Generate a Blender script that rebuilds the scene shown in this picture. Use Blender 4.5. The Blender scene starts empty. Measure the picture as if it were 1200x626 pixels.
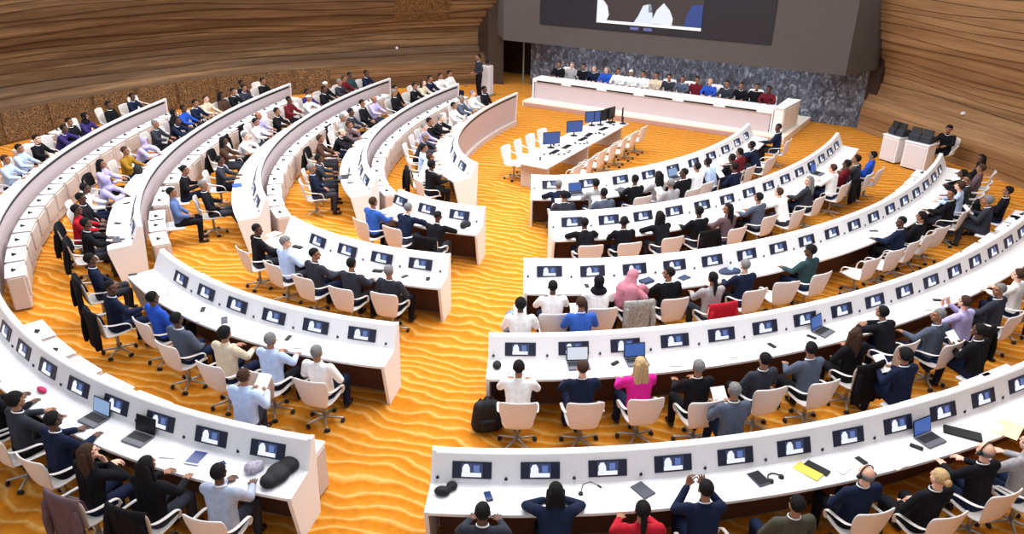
import bpy, bmesh, math, random
import numpy as np
from mathutils import Vector, Matrix

random.seed(7)
sc = bpy.context.scene
COL = sc.collection
PI = math.pi
R = math.radians

# ------------------------------------------------------------------ camera model and hall geometry
F_PX, PITCH, ROLL, H = 897.07, 0.43533, 0.015713, 7.0106
CX, CY, PHI, DU = 4.709, 27.166, 1.05056, 3.0345            # centre and axis of the oval of desks
RK = {1: 7.283, 2: 9.852, 3: 12.572, 4: 15.175, 5: 17.967, 6: 20.65}
RIDGE, TOP = 1.15, 0.76                                      # heights of the desk ridge and of the worktop
cP, sP = math.cos(PHI), math.sin(PHI)


def W(q, z):
    """the point at height z seen at photo pixel q"""
    x = (q[0] - 600) / F_PX
    y = -(q[1] - 313) / F_PX
    c, s = math.cos(ROLL), math.sin(ROLL)
    x, y = c * x - s * y, s * x + c * y
    Y = math.cos(PITCH) + y * math.sin(PITCH)
    Z = -math.sin(PITCH) + y * math.cos(PITCH)
    t = (z - H) / Z
    return x * t, Y * t


def uv2xy(u, v):
    return CX + cP * u - sP * v, CY + sP * u + cP * v


def xy2uv(x, y):
    dx, dy = x - CX, y - CY
    return cP * dx + sP * dy, -sP * dx + cP * dy


class Row:
    def __init__(self, k, delta=(0, 0, 0, 0)):
        self.m, self.c = delta[0], delta[1:]
        self.a, self.b = RK[k] + DU, RK[k] - DU
        self.t = np.radians(np.linspace(0, 360, 7201))
        u, v = self.a * np.cos(self.t), self.b * np.sin(self.t)
        self.u, self.v = u, v
        self.s = np.concatenate([[0], np.cumsum(np.hypot(np.diff(u), np.diff(v)))])

    def shift(self, s):
        d = max(-9., min(9., s - self.m))
        return self.c[0] * d * d + self.c[1] * d + self.c[2]

    def at(self, s, off=0.0):
        off = off + self.shift(s)
        t = float(np.interp(s, self.s, self.t))
        u, v = self.a * math.cos(t), self.b * math.sin(t)
        nu, nv = math.cos(t) / self.a, math.sin(t) / self.b
        l = math.hypot(nu, nv)
        nu, nv = nu / l, nv / l
        x, y = uv2xy(u + nu * off, v + nv * off)
        return (x, y), (cP * nu - sP * nv, sP * nu + cP * nv)

    def near(self, x, y):
        """arc position and signed outward distance of a point"""
        u, v = xy2uv(x, y)
        d = np.hypot(self.u - u, self.v - v)
        i = int(d.argmin())
        sg = 1 if (u / self.a) ** 2 + (v / self.b) ** 2 > 1 else -1
        return float(self.s[i]), sg * float(d[i]) - self.shift(float(self.s[i]))

    def s_of(self, q, z=RIDGE):
        return self.near(*W(q, z))[0]


ROW = {k: Row(k) for k in RK}
# each wing of a row follows the oval with a slight bow of its own: (middle, square, linear, constant)
RW = {kk: Row(kk[1], d) for kk, d in {
    ('F', 1): (19.09, -.0067, -.0144, .0086), ('R', 1): (28.99, -.014, -.0009, .191), ('F', 2): (24.54, .0001, .0085, -.0049), ('L', 2): (31.70, 0, -.0432, -.085), ('R', 2): (39.58, -.0047, -.0129, .09),
    ('F', 3): (31.28, .0018, .0104, -.055), ('L', 3): (40.15, 0, -.0417, -.13), ('R', 3): (50.15, -.0041, .0153, .082), ('F', 4): (37.56, .003, -.0022, -.0047), ('L', 4): (48.18, 0, -.0158, -.018),
    ('R', 4): (58.53, .0014, -.0042, -.032), ('F', 5): (43.81, .0005, -.0143, -.009), ('L', 5): (56.67, 0, .0195, .02), ('R', 5): (66.83, -.0006, -.0171, .004)}.items()}

# ------------------------------------------------------------------ materials


def lin(c):
    return tuple(((x / 255) / 12.92 if x / 255 <= .04045 else ((x / 255 + .055) / 1.055) ** 2.4) for x in c)


_M = {}


def mat(name, rgb, rough=.6, var=.06, scale=14., metal=0., spec=.3, bump=0.):
    """a principled material with a little procedural grain"""
    if name in _M:
        return _M[name]
    m = bpy.data.materials.new(name)
    m.use_nodes = True
    nt = m.node_tree
    b = nt.nodes['Principled BSDF']
    b.inputs['Roughness'].default_value = rough
    b.inputs['Metallic'].default_value = metal
    b.inputs['Specular IOR Level'].default_value = spec
    c = lin(rgb)
    tc = nt.nodes.new('ShaderNodeTexCoord')
    nz = nt.nodes.new('ShaderNodeTexNoise')
    nz.inputs['Scale'].default_value = scale
    nz.inputs['Detail'].default_value = 3
    nt.links.new(tc.outputs['Object'], nz.inputs['Vector'])
    rp = nt.nodes.new('ShaderNodeValToRGB')
    rp.color_ramp.elements[0].position = .3
    rp.color_ramp.elements[1].position = .7
    rp.color_ramp.elements[0].color = (*[x * (1 - var) for x in c], 1)
    rp.color_ramp.elements[1].color = (*[min(1, x * (1 + var)) for x in c], 1)
    nt.links.new(nz.outputs['Fac'], rp.inputs['Fac'])
    nt.links.new(rp.outputs['Color'], b.inputs['Base Color'])
    if bump:
        bp = nt.nodes.new('ShaderNodeBump')
        bp.inputs['Strength'].default_value = bump
        bp.inputs['Distance'].default_value = .02
        nt.links.new(nz.outputs['Fac'], bp.inputs['Height'])
        nt.links.new(bp.outputs['Normal'], b.inputs['Normal'])
    _M[name] = m
    return m


def emit(name, rgb, s=1.):
    if name in _M:
        return _M[name]
    m = bpy.data.materials.new(name)
    m.use_nodes = True
    b = m.node_tree.nodes['Principled BSDF']
    b.inputs['Base Color'].default_value = (.01, .01, .012, 1)
    b.inputs['Roughness'].default_value = .35
    b.inputs['Emission Color'].default_value = (*lin(rgb), 1)
    b.inputs['Emission Strength'].default_value = s
    _M[name] = m
    return m


def link(nt, a, b):
    nt.links.new(a, b)


def math_node(nt, op, a, b=None, c=None):
    n = nt.nodes.new('ShaderNodeMath')
    n.operation = op
    for i, x in enumerate((a, b, c)):
        if x is None:
            continue
        if isinstance(x, (int, float)):
            n.inputs[i].default_value = x
        else:
            nt.links.new(x, n.inputs[i])
    return n.outputs[0]


def ramp(nt, fac, stops, interp='LINEAR'):
    r = nt.nodes.new('ShaderNodeValToRGB')
    r.color_ramp.interpolation = interp
    e = r.color_ramp.elements
    while len(e) < len(stops):
        e.new(.5)
    for i, (p, c) in enumerate(stops):
        e[i].position = p
        e[i].color = (*lin(c), 1)
    nt.links.new(fac, r.inputs['Fac'])
    return r.outputs['Color']


def carpet_material():
    m = bpy.data.materials.new('orange rippled carpet')
    m.use_nodes = True
    nt = m.node_tree
    b = nt.nodes['Principled BSDF']
    b.inputs['Roughness'].default_value = .95
    b.inputs['Specular IOR Level'].default_value = .1
    tc = nt.nodes.new('ShaderNodeTexCoord')
    P = tc.outputs['Object']
    warp = nt.nodes.new('ShaderNodeTexNoise')
    warp.inputs['Scale'].default_value = .85
    warp.inputs['Detail'].default_value = 2.2
    warp.inputs['Roughness'].default_value = .55
    link(nt, P, warp.inputs['Vector'])
    big = nt.nodes.new('ShaderNodeTexNoise')
    big.inputs['Scale'].default_value = .16
    big.inputs['Detail'].default_value = 1
    link(nt, P, big.inputs['Vector'])
    sep = nt.nodes.new('ShaderNodeSeparateXYZ')
    link(nt, P, sep.inputs[0])
    # crests run across the aisle and lean over towards the side of the hall
    ph = math_node(nt, 'MULTIPLY_ADD', sep.outputs['X'], .30, math_node(nt, 'MULTIPLY', sep.outputs['Y'], 1.0))
    ph = math_node(nt, 'MULTIPLY_ADD', warp.outputs['Fac'], .85, ph)
    ph = math_node(nt, 'MULTIPLY_ADD', big.outputs['Fac'], 2.0, ph)
    w = math_node(nt, 'FRACT', math_node(nt, 'MULTIPLY', ph, 4.0))
    stripes = ramp(nt, w, [(0, (214, 142, 48)), (.35, (204, 125, 30)), (.62, (198, 117, 23)), (.80, (218, 157, 74)), (.90, (226, 175, 102)), (1., (214, 142, 48))])
    pile = nt.nodes.new('ShaderNodeTexNoise')
    pile.inputs['Scale'].default_value = 9
    pile.inputs['Detail'].default_value = 6
    pile.inputs['Roughness'].default_value = .7
    link(nt, P, pile.inputs['Vector'])
    mo = ramp(nt, pile.outputs['Fac'], [(.3, (205, 205, 205)), (.7, (255, 255, 255))])
    mx = nt.nodes.new('ShaderNodeMix')
    mx.data_type = 'RGBA'
    mx.blend_type = 'MULTIPLY'
    mx.inputs[0].default_value = .8
    link(nt, stripes, mx.inputs[6])
    link(nt, mo, mx.inputs[7])
    link(nt, mx.outputs[2], b.inputs['Base Color'])
    bp = nt.nodes.new('ShaderNodeBump')
    bp.inputs['Strength'].default_value = .25
    bp.inputs['Distance'].default_value = .02
    link(nt, pile.outputs['Fac'], bp.inputs['Height'])
    link(nt, bp.outputs['Normal'], b.inputs['Normal'])
    return m


def wood_material(name, c0, c1, c2):
    m = bpy.data.materials.new(name)
    m.use_nodes = True
    nt = m.node_tree
    b = nt.nodes['Principled BSDF']
    b.inputs['Roughness'].default_value = .55
    b.inputs['Specular IOR Level'].default_value = .25
    tc = nt.nodes.new('ShaderNodeTexCoord')
    sep = nt.nodes.new('ShaderNodeSeparateXYZ')
    link(nt, tc.outputs['Object'], sep.inputs[0])
    sc_ = nt.nodes.new('ShaderNodeMapping')
    sc_.inputs['Scale'].default_value = (.10, .10, 3.2)
    link(nt, tc.outputs['Object'], sc_.inputs['Vector'])
    n1 = nt.nodes.new('ShaderNodeTexNoise')
    n1.inputs['Scale'].default_value = 1.
    n1.inputs['Detail'].default_value = 4
    link(nt, sc_.outputs[0], n1.inputs['Vector'])
    s2 = nt.nodes.new('ShaderNodeMapping')
    s2.inputs['Scale'].default_value = (.8, .8, 26)
    link(nt, tc.outputs['Object'], s2.inputs['Vector'])
    n2 = nt.nodes.new('ShaderNodeTexNoise')
    n2.inputs['Scale'].default_value = 1.
    n2.inputs['Detail'].default_value = 5
    link(nt, s2.outputs[0], n2.inputs['Vector'])
    f = math_node(nt, 'MULTIPLY_ADD', n2.outputs['Fac'], .35, math_node(nt, 'MULTIPLY', n1.outputs['Fac'], .65))
    link(nt, ramp(nt, f, [(.34, c0), (.5, c1), (.66, c2)]), b.inputs['Base Color'])
    return m


def lattice_material():
    """bronze fretwork: a broken maze of bars over a dark ground"""
    m = bpy.data.materials.new('bronze fretwork lattice')
    m.use_nodes = True
    nt = m.node_tree
    b = nt.nodes['Principled BSDF']
    b.inputs['Roughness'].default_value = .5
    tc = nt.nodes.new('ShaderNodeTexCoord')
    vo = nt.nodes.new('ShaderNodeTexVoronoi')
    vo.feature = 'DISTANCE_TO_EDGE'
    vo.inputs['Scale'].default_value = 13
    link(nt, tc.outputs['Object'], vo.inputs['Vector'])
    n = nt.nodes.new('ShaderNodeTexNoise')
    n.inputs['Scale'].default_value = 6
    link(nt, tc.outputs['Object'], n.inputs['Vector'])
    f = math_node(nt, 'MULTIPLY_ADD', n.outputs['Fac'], .12, vo.outputs['Distance'])
    link(nt, ramp(nt, f, [(.05, (150, 116, 76)), (.13, (112, 82, 50)), (.20, (76, 54, 34)), (.34, (50, 36, 24))]), b.inputs['Base Color'])
    return m


def stone_material():
    m = bpy.data.materials.new('dark blue grey streaked stone')
    m.use_nodes = True
    nt = m.node_tree
    b = nt.nodes['Principled BSDF']
    b.inputs['Roughness'].default_value = .5
    tc = nt.nodes.new('ShaderNodeTexCoord')
    mp = nt.nodes.new('ShaderNodeMapping')
    mp.inputs['Scale'].default_value = (1.6, 1.6, 1.1)
    link(nt, tc.outputs['Object'], mp.inputs['Vector'])
    n = nt.nodes.new('ShaderNodeTexNoise')
    n.inputs['Scale'].default_value = 3.2
    n.inputs['Detail'].default_value = 9
    n.inputs['Roughness'].default_value = .75
    n.inputs['Distortion'].default_value = 1.2
    link(nt, mp.outputs[0], n.inputs['Vector'])
    link(nt, ramp(nt, n.outputs['Fac'], [(.33, (34, 36, 44)), (.47, (66, 72, 86)), (.56, (104, 112, 130)), (.66, (188, 196, 208))]), b.inputs['Base Color'])
    bp = nt.nodes.new('ShaderNodeBump')
    bp.inputs['Strength'].default_value = .5
    bp.inputs['Distance'].default_value = .06
    link(nt, n.outputs['Fac'], bp.inputs['Height'])
    link(nt, bp.outputs['Normal'], b.inputs['Normal'])
    return m


WHITE = mat('white lacquer', (230, 230, 234), .38, .015)
WHITE2 = mat('white shell plastic', (222, 216, 214), .4, .02)
PINK = mat('pale rose panel', (190, 177, 182), .6, .02)
BLACK = mat('black plastic', (24, 24, 28), .5, .05)
BEZEL = mat('dark navy bezel', (34, 38, 58), .4, .04)
BROWN = mat('dark brown veneer', (84, 50, 34), .6, .1)
CHROME = mat('brushed aluminium', (170, 168, 166), .35, .03, metal=.8)
GREYMETAL = mat('grey metal', (120, 118, 116), .5, .04, metal=.4)
BODYM = mat('pale beige panel', (196, 183, 177), .6, .02)
PAPER = mat('white paper', (246, 246, 246), .8, .01)

# ------------------------------------------------------------------ mesh helpers


def new_mesh(name, V, F, smooth=False):
    me = bpy.data.meshes.new(name)
    me.from_pydata([tuple(map(float, v)) for v in V], [], [tuple(f) for f in F])
    me.update()
    if smooth:
        me.polygons.foreach_set('use_smooth', [True] * len(me.polygons))
    return me


def fix_normals(me):
    bm = bmesh.new()
    bm.from_mesh(me)
    bmesh.ops.recalc_face_normals(bm, faces=bm.faces)
    bm.to_mesh(me)
    bm.free()
    return me


def link_obj(name, me, parent=None, material=None, loc=None):
    o = bpy.data.objects.new(name, me)
    COL.objects.link(o)
    if material is not None:
        if not me.materials:
            me.materials.append(material)
        o.material_slots[0].link = 'OBJECT'
        o.material_slots[0].material = material
    if parent is not None:
        o.parent = parent
    if loc is not None:
        o.location = loc
    return o


def empty(name, loc=(0, 0, 0), rz=0.):
    o = bpy.data.objects.new(name, None)
    COL.objects.link(o)
    o.location = loc
    o.rotation_euler = (0, 0, rz)
    o.empty_display_size = .2
    return o


def tag(o, label, cat, group=None):
    o['label'] = label
    o['category'] = cat
    if group:
        o['group'] = group
    return o


def structure(o):
    o['kind'] = 'structure'
    return o


def copy_tree(o, loc=None, rz=None):
    r = o.copy()
    COL.objects.link(r)
    for key in ('label', 'group'):
        if key in r:
            del r[key]
    if loc is not None:
        r.location = loc
    if rz is not None:
        r.rotation_euler = (0, 0, rz)
    for ch in list(o.children):
        c = ch.copy()
        COL.objects.link(c)
        c.parent = r
        for g in list(ch.children):
            d = g.copy()
            COL.objects.link(d)
            d.parent = c
    return r


class MB:
    """collects faces of one mesh"""

    def __init__(self):
        self.V, self.F = [], []

    def add(self, V, F):
        n = len(self.V)
        self.V += [tuple(v) for v in V]
        self.F += [tuple(i + n for i in f) for f in F]
        return self

    def box(self, c, s, rot=None, bev=0.):
        x, y, z = s[0] / 2, s[1] / 2, s[2] / 2
        if bev:
            b = min(bev, x * .9, y * .9, z * .9)
            V, ring = [], []
            for zz, ins in ((-z, b), (-z + b, 0), (z - b, 0), (z, b)):
                X, Y = x - ins, y - ins
                k = b * .9 if not ins else b * .5
                k = min(k, X * .9, Y * .9)
                V += [(-X + k, -Y, zz), (X - k, -Y, zz), (X, -Y + k, zz), (X, Y - k, zz), (X - k, Y, zz), (-X + k, Y, zz), (-X, Y - k, zz), (-X, -Y + k, zz)]
            F = [tuple(range(7, -1, -1)), tuple(range(24, 32))]
            for j in range(3):
                for i in range(8):
                    i2 = (i + 1) % 8
                    F.append((j * 8 + i, j * 8 + i2, j * 8 + 8 + i2, j * 8 + 8 + i))
        else:
            V = [(-x, -y, -z), (x, -y, -z), (x, y, -z), (-x, y, -z), (-x, -y, z), (x, -y, z), (x, y, z), (-x, y, z)]
            F = [(3, 2, 1, 0), (4, 5, 6, 7), (0, 1, 5, 4), (1, 2, 6, 5), (2, 3, 7, 6), (3, 0, 4, 7)]
        V = [Vector(v) for v in V]
        if rot is not None:
            V = [rot @ v for v in V]
        c = Vector(c)
        return self.add([v + c for v in V], F)

    def cap(self, p0, r0, p1, r1, seg=12, rings=3):
        """tapered capsule"""
        p0, p1 = Vector(p0), Vector(p1)
        d = p1 - p0
        L = d.length
        d = d / L if L > 1e-6 else Vector((0, 0, 1))
        a = d.orthogonal().normalized()
        b = d.cross(a)
        V, F = [p0 - d * r0], []
        prof = [(p0, r0, -PI / 2 * (1 - i / rings)) for i in range(1, rings + 1)] + [(p1, r1, PI / 2 * i / rings) for i in range(0, rings)]
        for c, r, an in prof:
            for j in range(seg):
                t = 2 * PI * j / seg
                V.append(c + d * (r * math.sin(an)) + (a * math.cos(t) + b * math.sin(t)) * (r * math.cos(an)))
        V.append(p1 + d * r1)
        n = len(prof)
        for j in range(seg):
            F.append((0, 1 + (j + 1) % seg, 1 + j))
            F.append((len(V) - 1, 1 + (n - 1) * seg + j, 1 + (n - 1) * seg + (j + 1) % seg))
        for i in range(n - 1):
            for j in range(seg):
                j2 = (j + 1) % seg
                F.append((1 + i * seg + j, 1 + i * seg + j2, 1 + (i + 1) * seg + j2, 1 + (i + 1) * seg + j))
        return self.add(V, F)

    def ell(self, c, r, M=None, seg=16, rings=10):
        V, F = [], []
        c = Vector(c)
        for i in range(rings + 1):
            an = -PI / 2 + PI * i / rings
            for j in range(seg):
                t = 2 * PI * j / seg
                p = Vector((r[0] * math.cos(an) * math.cos(t), r[1] * math.cos(an) * math.sin(t), r[2] * math.sin(an)))
                V.append(c + (M @ p if M is not None else p))
        for i in range(rings):
            for j in range(seg):
                j2 = (j + 1) % seg
                F.append((i * seg + j, i * seg + j2, (i + 1) * seg + j2, (i + 1) * seg + j))
        return self.add(V, F)

    def tube(self, pts, r, seg=8):
        pts = [Vector(p) for p in pts]
        for a, b in zip(pts, pts[1:]):
            self.cap(a, r, b, r, seg, 2)
        return self

    def cyl(self, c, r, h, seg=16, r2=None):
        r2 = r if r2 is None else r2
        V, F = [], []
        for z, rr in ((0, r), (h, r2)):
            for j in range(seg):
                t = 2 * PI * j / seg
                V.append((c[0] + rr * math.cos(t), c[1] + rr * math.sin(t), c[2] + z))
        F = [tuple(range(seg - 1, -1, -1)), tuple(range(seg, 2 * seg))]
        for j in range(seg):
            F.append((j, (j + 1) % seg, seg + (j + 1) % seg, seg + j))
        return self.add(V, F)

    def mesh(self, name, smooth=False):
        return new_mesh(name, self.V, self.F, smooth)

    def obj(self, name, material, parent=None, smooth=False, loc=None):
        return link_obj(name, self.mesh(name, smooth), parent, material, loc)


def baked(me, mods):
    """mesh with modifiers applied"""
    o = bpy.data.objects.new('tmp', me)
    COL.objects.link(o)
    for typ, kw in mods:
        m = o.modifiers.new(typ, typ)
        for k, v in kw.items():
            setattr(m, k, v)
    dg = bpy.context.evaluated_depsgraph_get()
    out = bpy.data.meshes.new_from_object(o.evaluated_get(dg))
    bpy.data.objects.remove(o)
    return out


def blob(mb, name, vox, dec=None, sm=3):
    me = mb.mesh(name)
    mods = [('REMESH', dict(mode='VOXEL', voxel_size=vox, use_smooth_shade=True)), ('SMOOTH', dict(factor=.5, iterations=sm))]
    if dec:
        mods.append(('DECIMATE', dict(ratio=dec)))
    out = baked(me, mods)
    out.name = name
    out.polygons.foreach_set('use_smooth', [True] * len(out.polygons))
    bpy.data.meshes.remove(me)
    return out


def sweep(row, s0, s1, prof, base=(0, 0, 0), step=.22, closed=True, caps=True):
    """sweep a profile of (outward offset, height) along a desk row; vertices relative to base"""
    n = max(2, int(abs(s1 - s0) / step))
    V, F = [], []
    m = len(prof)
    for i in range(n + 1):
        s = s0 + (s1 - s0) * i / n
        (x, y), (nx, ny) = row.at(s)
        for off, z in prof:
            V.append((x + nx * off - base[0], y + ny * off - base[1], z - base[2]))
    for i in range(n):
        for j in range(m if closed else m - 1):
            j2 = (j + 1) % m
            F.append((i * m + j, (i + 1) * m + j, (i + 1) * m + j2, i * m + j2))
    if caps and closed:
        F.append(tuple(range(m)))
        F.append(tuple(range(n * m + m - 1, n * m - 1, -1)))
    return V, F


def heading(n):
    """rotation that turns local +y to face against the outward normal"""
    return math.atan2(-n[1], -n[0]) - PI / 2


ORD = ['first', 'second', 'third', 'fourth', 'fifth', 'sixth', 'seventh', 'eighth', 'ninth', 'tenth', 'eleventh', 'twelfth', 'thirteenth', 'fourteenth', 'fifteenth',
       'sixteenth', 'seventeenth', 'eighteenth', 'nineteenth', 'twentieth', 'twenty-first', 'twenty-second', 'twenty-third', 'twenty-fourth', 'twenty-fifth']

# ------------------------------------------------------------------ chair


def chair_meshes():
    # moulded back: rows from the waist up, wrapped slightly forward at the sides
    rows = [(-.215, .41, .185, .02), (-.250, .48, .205, .03), (-.282, .60, .235, .045), (-.308, .72, .262, .06), (-.330, .83, .276, .065), (-.346, .905, .268, .062), (-.354, .945, .240, .055)]
    V, F = [], []
    n = 9
    for y, z, w, wrap in rows:
        for j in range(n):
            a = -1 + 2 * j / (n - 1)
            V.append((a * w, y + wrap * abs(a) ** 2.2, z - (.0 if z < .92 else .012 * abs(a) ** 3)))
    for i in range(len(rows) - 1):
        for j in range(n - 1):
            F.append((i * n + j, i * n + j + 1, (i + 1) * n + j + 1, (i + 1) * n + j))
    back = baked(new_mesh('chair_back', V, F), [('SOLIDIFY', dict(thickness=.026, offset=0)), ('SUBSURF', dict(levels=1))])
    rows = [(.255, .405, .19), (.25, .435, .215), (.17, .452, .235), (.03, .440, .24), (-.12, .432, .232), (-.20, .440, .21), (-.24, .47, .2)]
    V, F = [], []
    n = 7
    for y, z, w in rows:
        for j in range(n):
            a = -1 + 2 * j / (n - 1)
            V.append((a * w, y, z + .02 * abs(a) ** 3))
    for i in range(len(rows) - 1):
        for j in range(n - 1):
            F.append((i * n + j, (i + 1) * n + j, (i + 1) * n + j + 1, i * n + j + 1))
    seat = baked(new_mesh('chair_seat', V, F), [('SOLIDIFY', dict(thickness=.035, offset=0)), ('SUBSURF', dict(levels=1))])

    def arm(sx):
        # a flat strap that leaves the edge of the back, runs forward and folds down to the seat
        pts = [(.252, -.265, .74), (.268, -.20, .70), (.276, -.08, .67), (.278, .06, .655), (.274, .14, .63), (.262, .18, .57), (.246, .185, .50), (.222, .165, .445)]
        V, F = [], []
        for i, p in enumerate(pts):
            p = Vector((p[0] * sx, p[1], p[2]))
            q0 = Vector(pts[max(0, i - 1)])
            q1 = Vector(pts[min(len(pts) - 1, i + 1)])
            t = Vector(((q1.x - q0.x) * sx, q1.y - q0.y, q1.z - q0.z)).normalized()
            side = Vector((1, 0, 0))
            nrm = side.cross(t).normalized()
            for a, b in ((-.026, -.011), (.026, -.011), (.026, .011), (-.026, .011)):
                V.append(p + side * a + nrm * b)
        for i in range(len(pts) - 1):
            for j in range(4):
                j2 = (j + 1) % 4
                F.append((i * 4 + j, i * 4 + j2, i * 4 + 4 + j2, i * 4 + 4 + j))
        F += [(3, 2, 1, 0), tuple(range(len(V) - 4, len(V)))]
        return baked(fix_normals(new_mesh('chair_arm', V, F)), [('SUBSURF', dict(levels=1))])

    b = MB()
    b.cyl((0, 0, .09), .03, .33, 14, .024)
    b.cyl((0, 0, .385), .10, .03, 14, .12)
    for k in range(5):
        a = 2 * PI * k / 5 + .3
        b.cap((0, 0, .105), .022, (.27 * math.cos(a), .27 * math.sin(a), .075), .014, 8, 2)
    base = b.mesh('chair_base', True)
    casters = []
    for k in range(5):
        a = 2 * PI * k / 5 + .3
        c = MB()
        p = Vector((.27 * math.cos(a), .27 * math.sin(a), .03))
        d = Vector((-math.sin(a), math.cos(a), 0))
        for sgn in (-1, 1):
            c.cap(p + d * (sgn * .012 - .006), .03, p + d * (sgn * .012 + .006), .03, 10, 2)
        c.cap(p, .008, p + Vector((0, 0, .05)), .008, 6, 2)
        casters.append(c.mesh('chair_caster', True))
    for m in (back, seat):
        m.polygons.foreach_set('use_smooth', [True] * len(m.polygons))
    return back, seat, arm(-1), arm(1), base, casters


ch_back, ch_seat, ch_al, ch_ar, ch_base, ch_cast = chair_meshes()


def build_chair(casters):
    r = empty('swivel_chair')
    link_obj('backrest', ch_back, r, WHITE2)
    link_obj('seat', ch_seat, r, WHITE2)
    link_obj('armrest', ch_al, r, WHITE2)
    link_obj('armrest', ch_ar, r, WHITE2)
    b = link_obj('swivel_base', ch_base, r, CHROME)
    if casters:
        for m in ch_cast:
            link_obj('caster', m, b, BLACK)
    return r


PROTO_CHAIR = {True: build_chair(True), False: build_chair(False)}
_first = {True: True, False: True}


def chair(x, y, rz, label, group, near=True):
    if _first[near]:
        _first[near] = False
        r = PROTO_CHAIR[near]
        r.location = (x, y, 0)
        r.rotation_euler = (0, 0, rz)
    else:
        r = copy_tree(PROTO_CHAIR[near], (x, y, 0), rz)
    tag(r, label, 'chair', group)
    return r


def coat_mesh():
    prof = [(-.245, .66), (-.272, .80), (-.310, .93), (-.345, .975), (-.388, .94), (-.382, .76), (-.370, .56), (-.378, .38), (-.390, .27)]
    V, F = [], []
    n = 15
    for i, (y, z) in enumerate(prof):
        w = [.22, .26, .276, .276, .29, .295, .29, .285, .28][i]
        for j in range(n):
            a = -1 + 2 * j / (n - 1)
            fold = .014 * math.sin(j * 2.1 + .4) * max(0, i - 3) / 4
            V.append((a * w, y + .055 * abs(a) ** 2.2 + fold, z - .02 * abs(a) ** 3 + (.02 * math.sin(j * 1.7) if i == len(prof) - 1 else 0)))
    for i in range(len(prof) - 1):
        for j in range(n - 1):
            F.append((i * n + j, i * n + j + 1, (i + 1) * n + j + 1, (i + 1) * n + j))
    # hanging sleeves
    body = baked(new_mesh('coat_body', V, F), [('SOLIDIFY', dict(thickness=.014, offset=0)), ('SUBSURF', dict(levels=1))])
    body.polygons.foreach_set('use_smooth', [True] * len(body.polygons))
    sl = []
    for sx in (-1, 1):
        b = MB()
        b.cap((sx * .235, -.355, .80), .045, (sx * .255, -.385, .55), .05, 10)
        b.cap((sx * .255, -.385, .55), .05, (sx * .235, -.40, .33), .04, 10)
        sl.append(blob(b, 'coat_sleeve', .018, None, 2))
    return body, sl


coat_body, coat_sl = coat_mesh()
PROTO_COAT = []


def coat(x, y, rz, label, rgbname):
    m = CLOTH[rgbname]
    r = empty('draped_coat', (x, y, 0), rz)
    link_obj('coat_back', coat_body, r, m)
    for s in coat_sl:
        link_obj('sleeve', s, r, m)
    tag(r, label, 'coat', 'coats over the chair backs')
    return r


# ------------------------------------------------------------------ people
CLOTH_RGB = dict(
    navy=(22, 30, 54), black=(20, 20, 25), charcoal=(48, 50, 60), slate=(78, 86, 104), white=(232, 232, 234), lightblue=(176, 196, 232), grey=(150, 148, 152), royal=(38, 78, 178),
    magenta=(208, 36, 140), rose=(186, 120, 136), purple=(54, 44, 100), lilac=(176, 168, 214), mustard=(150, 112, 34), red=(170, 28, 44), darkred=(98, 26, 36), beige=(206, 190, 168),
    green=(44, 66, 70), brown=(72, 50, 42), olive=(70, 68, 58), denim=(86, 110, 160), plum=(98, 78, 84), blueblazer=(52, 92, 176), checkgrey=(158, 168, 190))
CLOTH = {k: mat(k + ' cloth', v, .85, .12, 11, spec=.12, bump=.6) for k, v in CLOTH_RGB.items()}
CLOTH['stripes'] = mat('grey striped cloth', (150, 150, 146), .9, .35, 30)
CLOTH_WORD = dict(navy='navy jacket', black='black jacket', charcoal='charcoal suit', slate='slate-grey suit', white='white shirt', lightblue='light blue shirt', grey='grey shirt', royal='royal blue top',
                  magenta='magenta blouse', rose='rose shawl', purple='dark purple jacket', lilac='lilac shirt', mustard='mustard coat', red='red top', darkred='dark red top', beige='beige top',
                  green='dark green top', brown='dark brown coat', olive='olive-brown jacket', denim='blue-grey fleece', plum='plum top', blueblazer='blue blazer', checkgrey='pale grey checked blazer')
SKIN = {k: mat(n, c, .55, .05, 20) for k, (n, c) in dict(d=('deep brown skin', (92, 62, 50)), m=('brown skin', (150, 104, 80)), l=('light skin', (222, 172, 150))).items()}
LIP = mat('lips', (140, 72, 68), .5)
EYE = mat('eyes', (30, 24, 22), .3)
HAIR = {k: mat(n, c, .75, .3, 70, spec=.15, bump=.9) for k, (n, c) in dict(k=('black hair', (22, 20, 22)), b=('brown hair', (66, 46, 36)), g=('grey hair', (122, 120, 122)), y=('blond hair', (190, 160, 116)), w=('white cap', (225, 225, 225))).items()}
SHOE = mat('black leather', (22, 20, 20), .4)


def frame_from(yaw, pitch):
    return Matrix.Rotation(yaw, 3, 'Z') @ Matrix.Rotation(-pitch, 3, 'X')


POSES = {}


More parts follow.
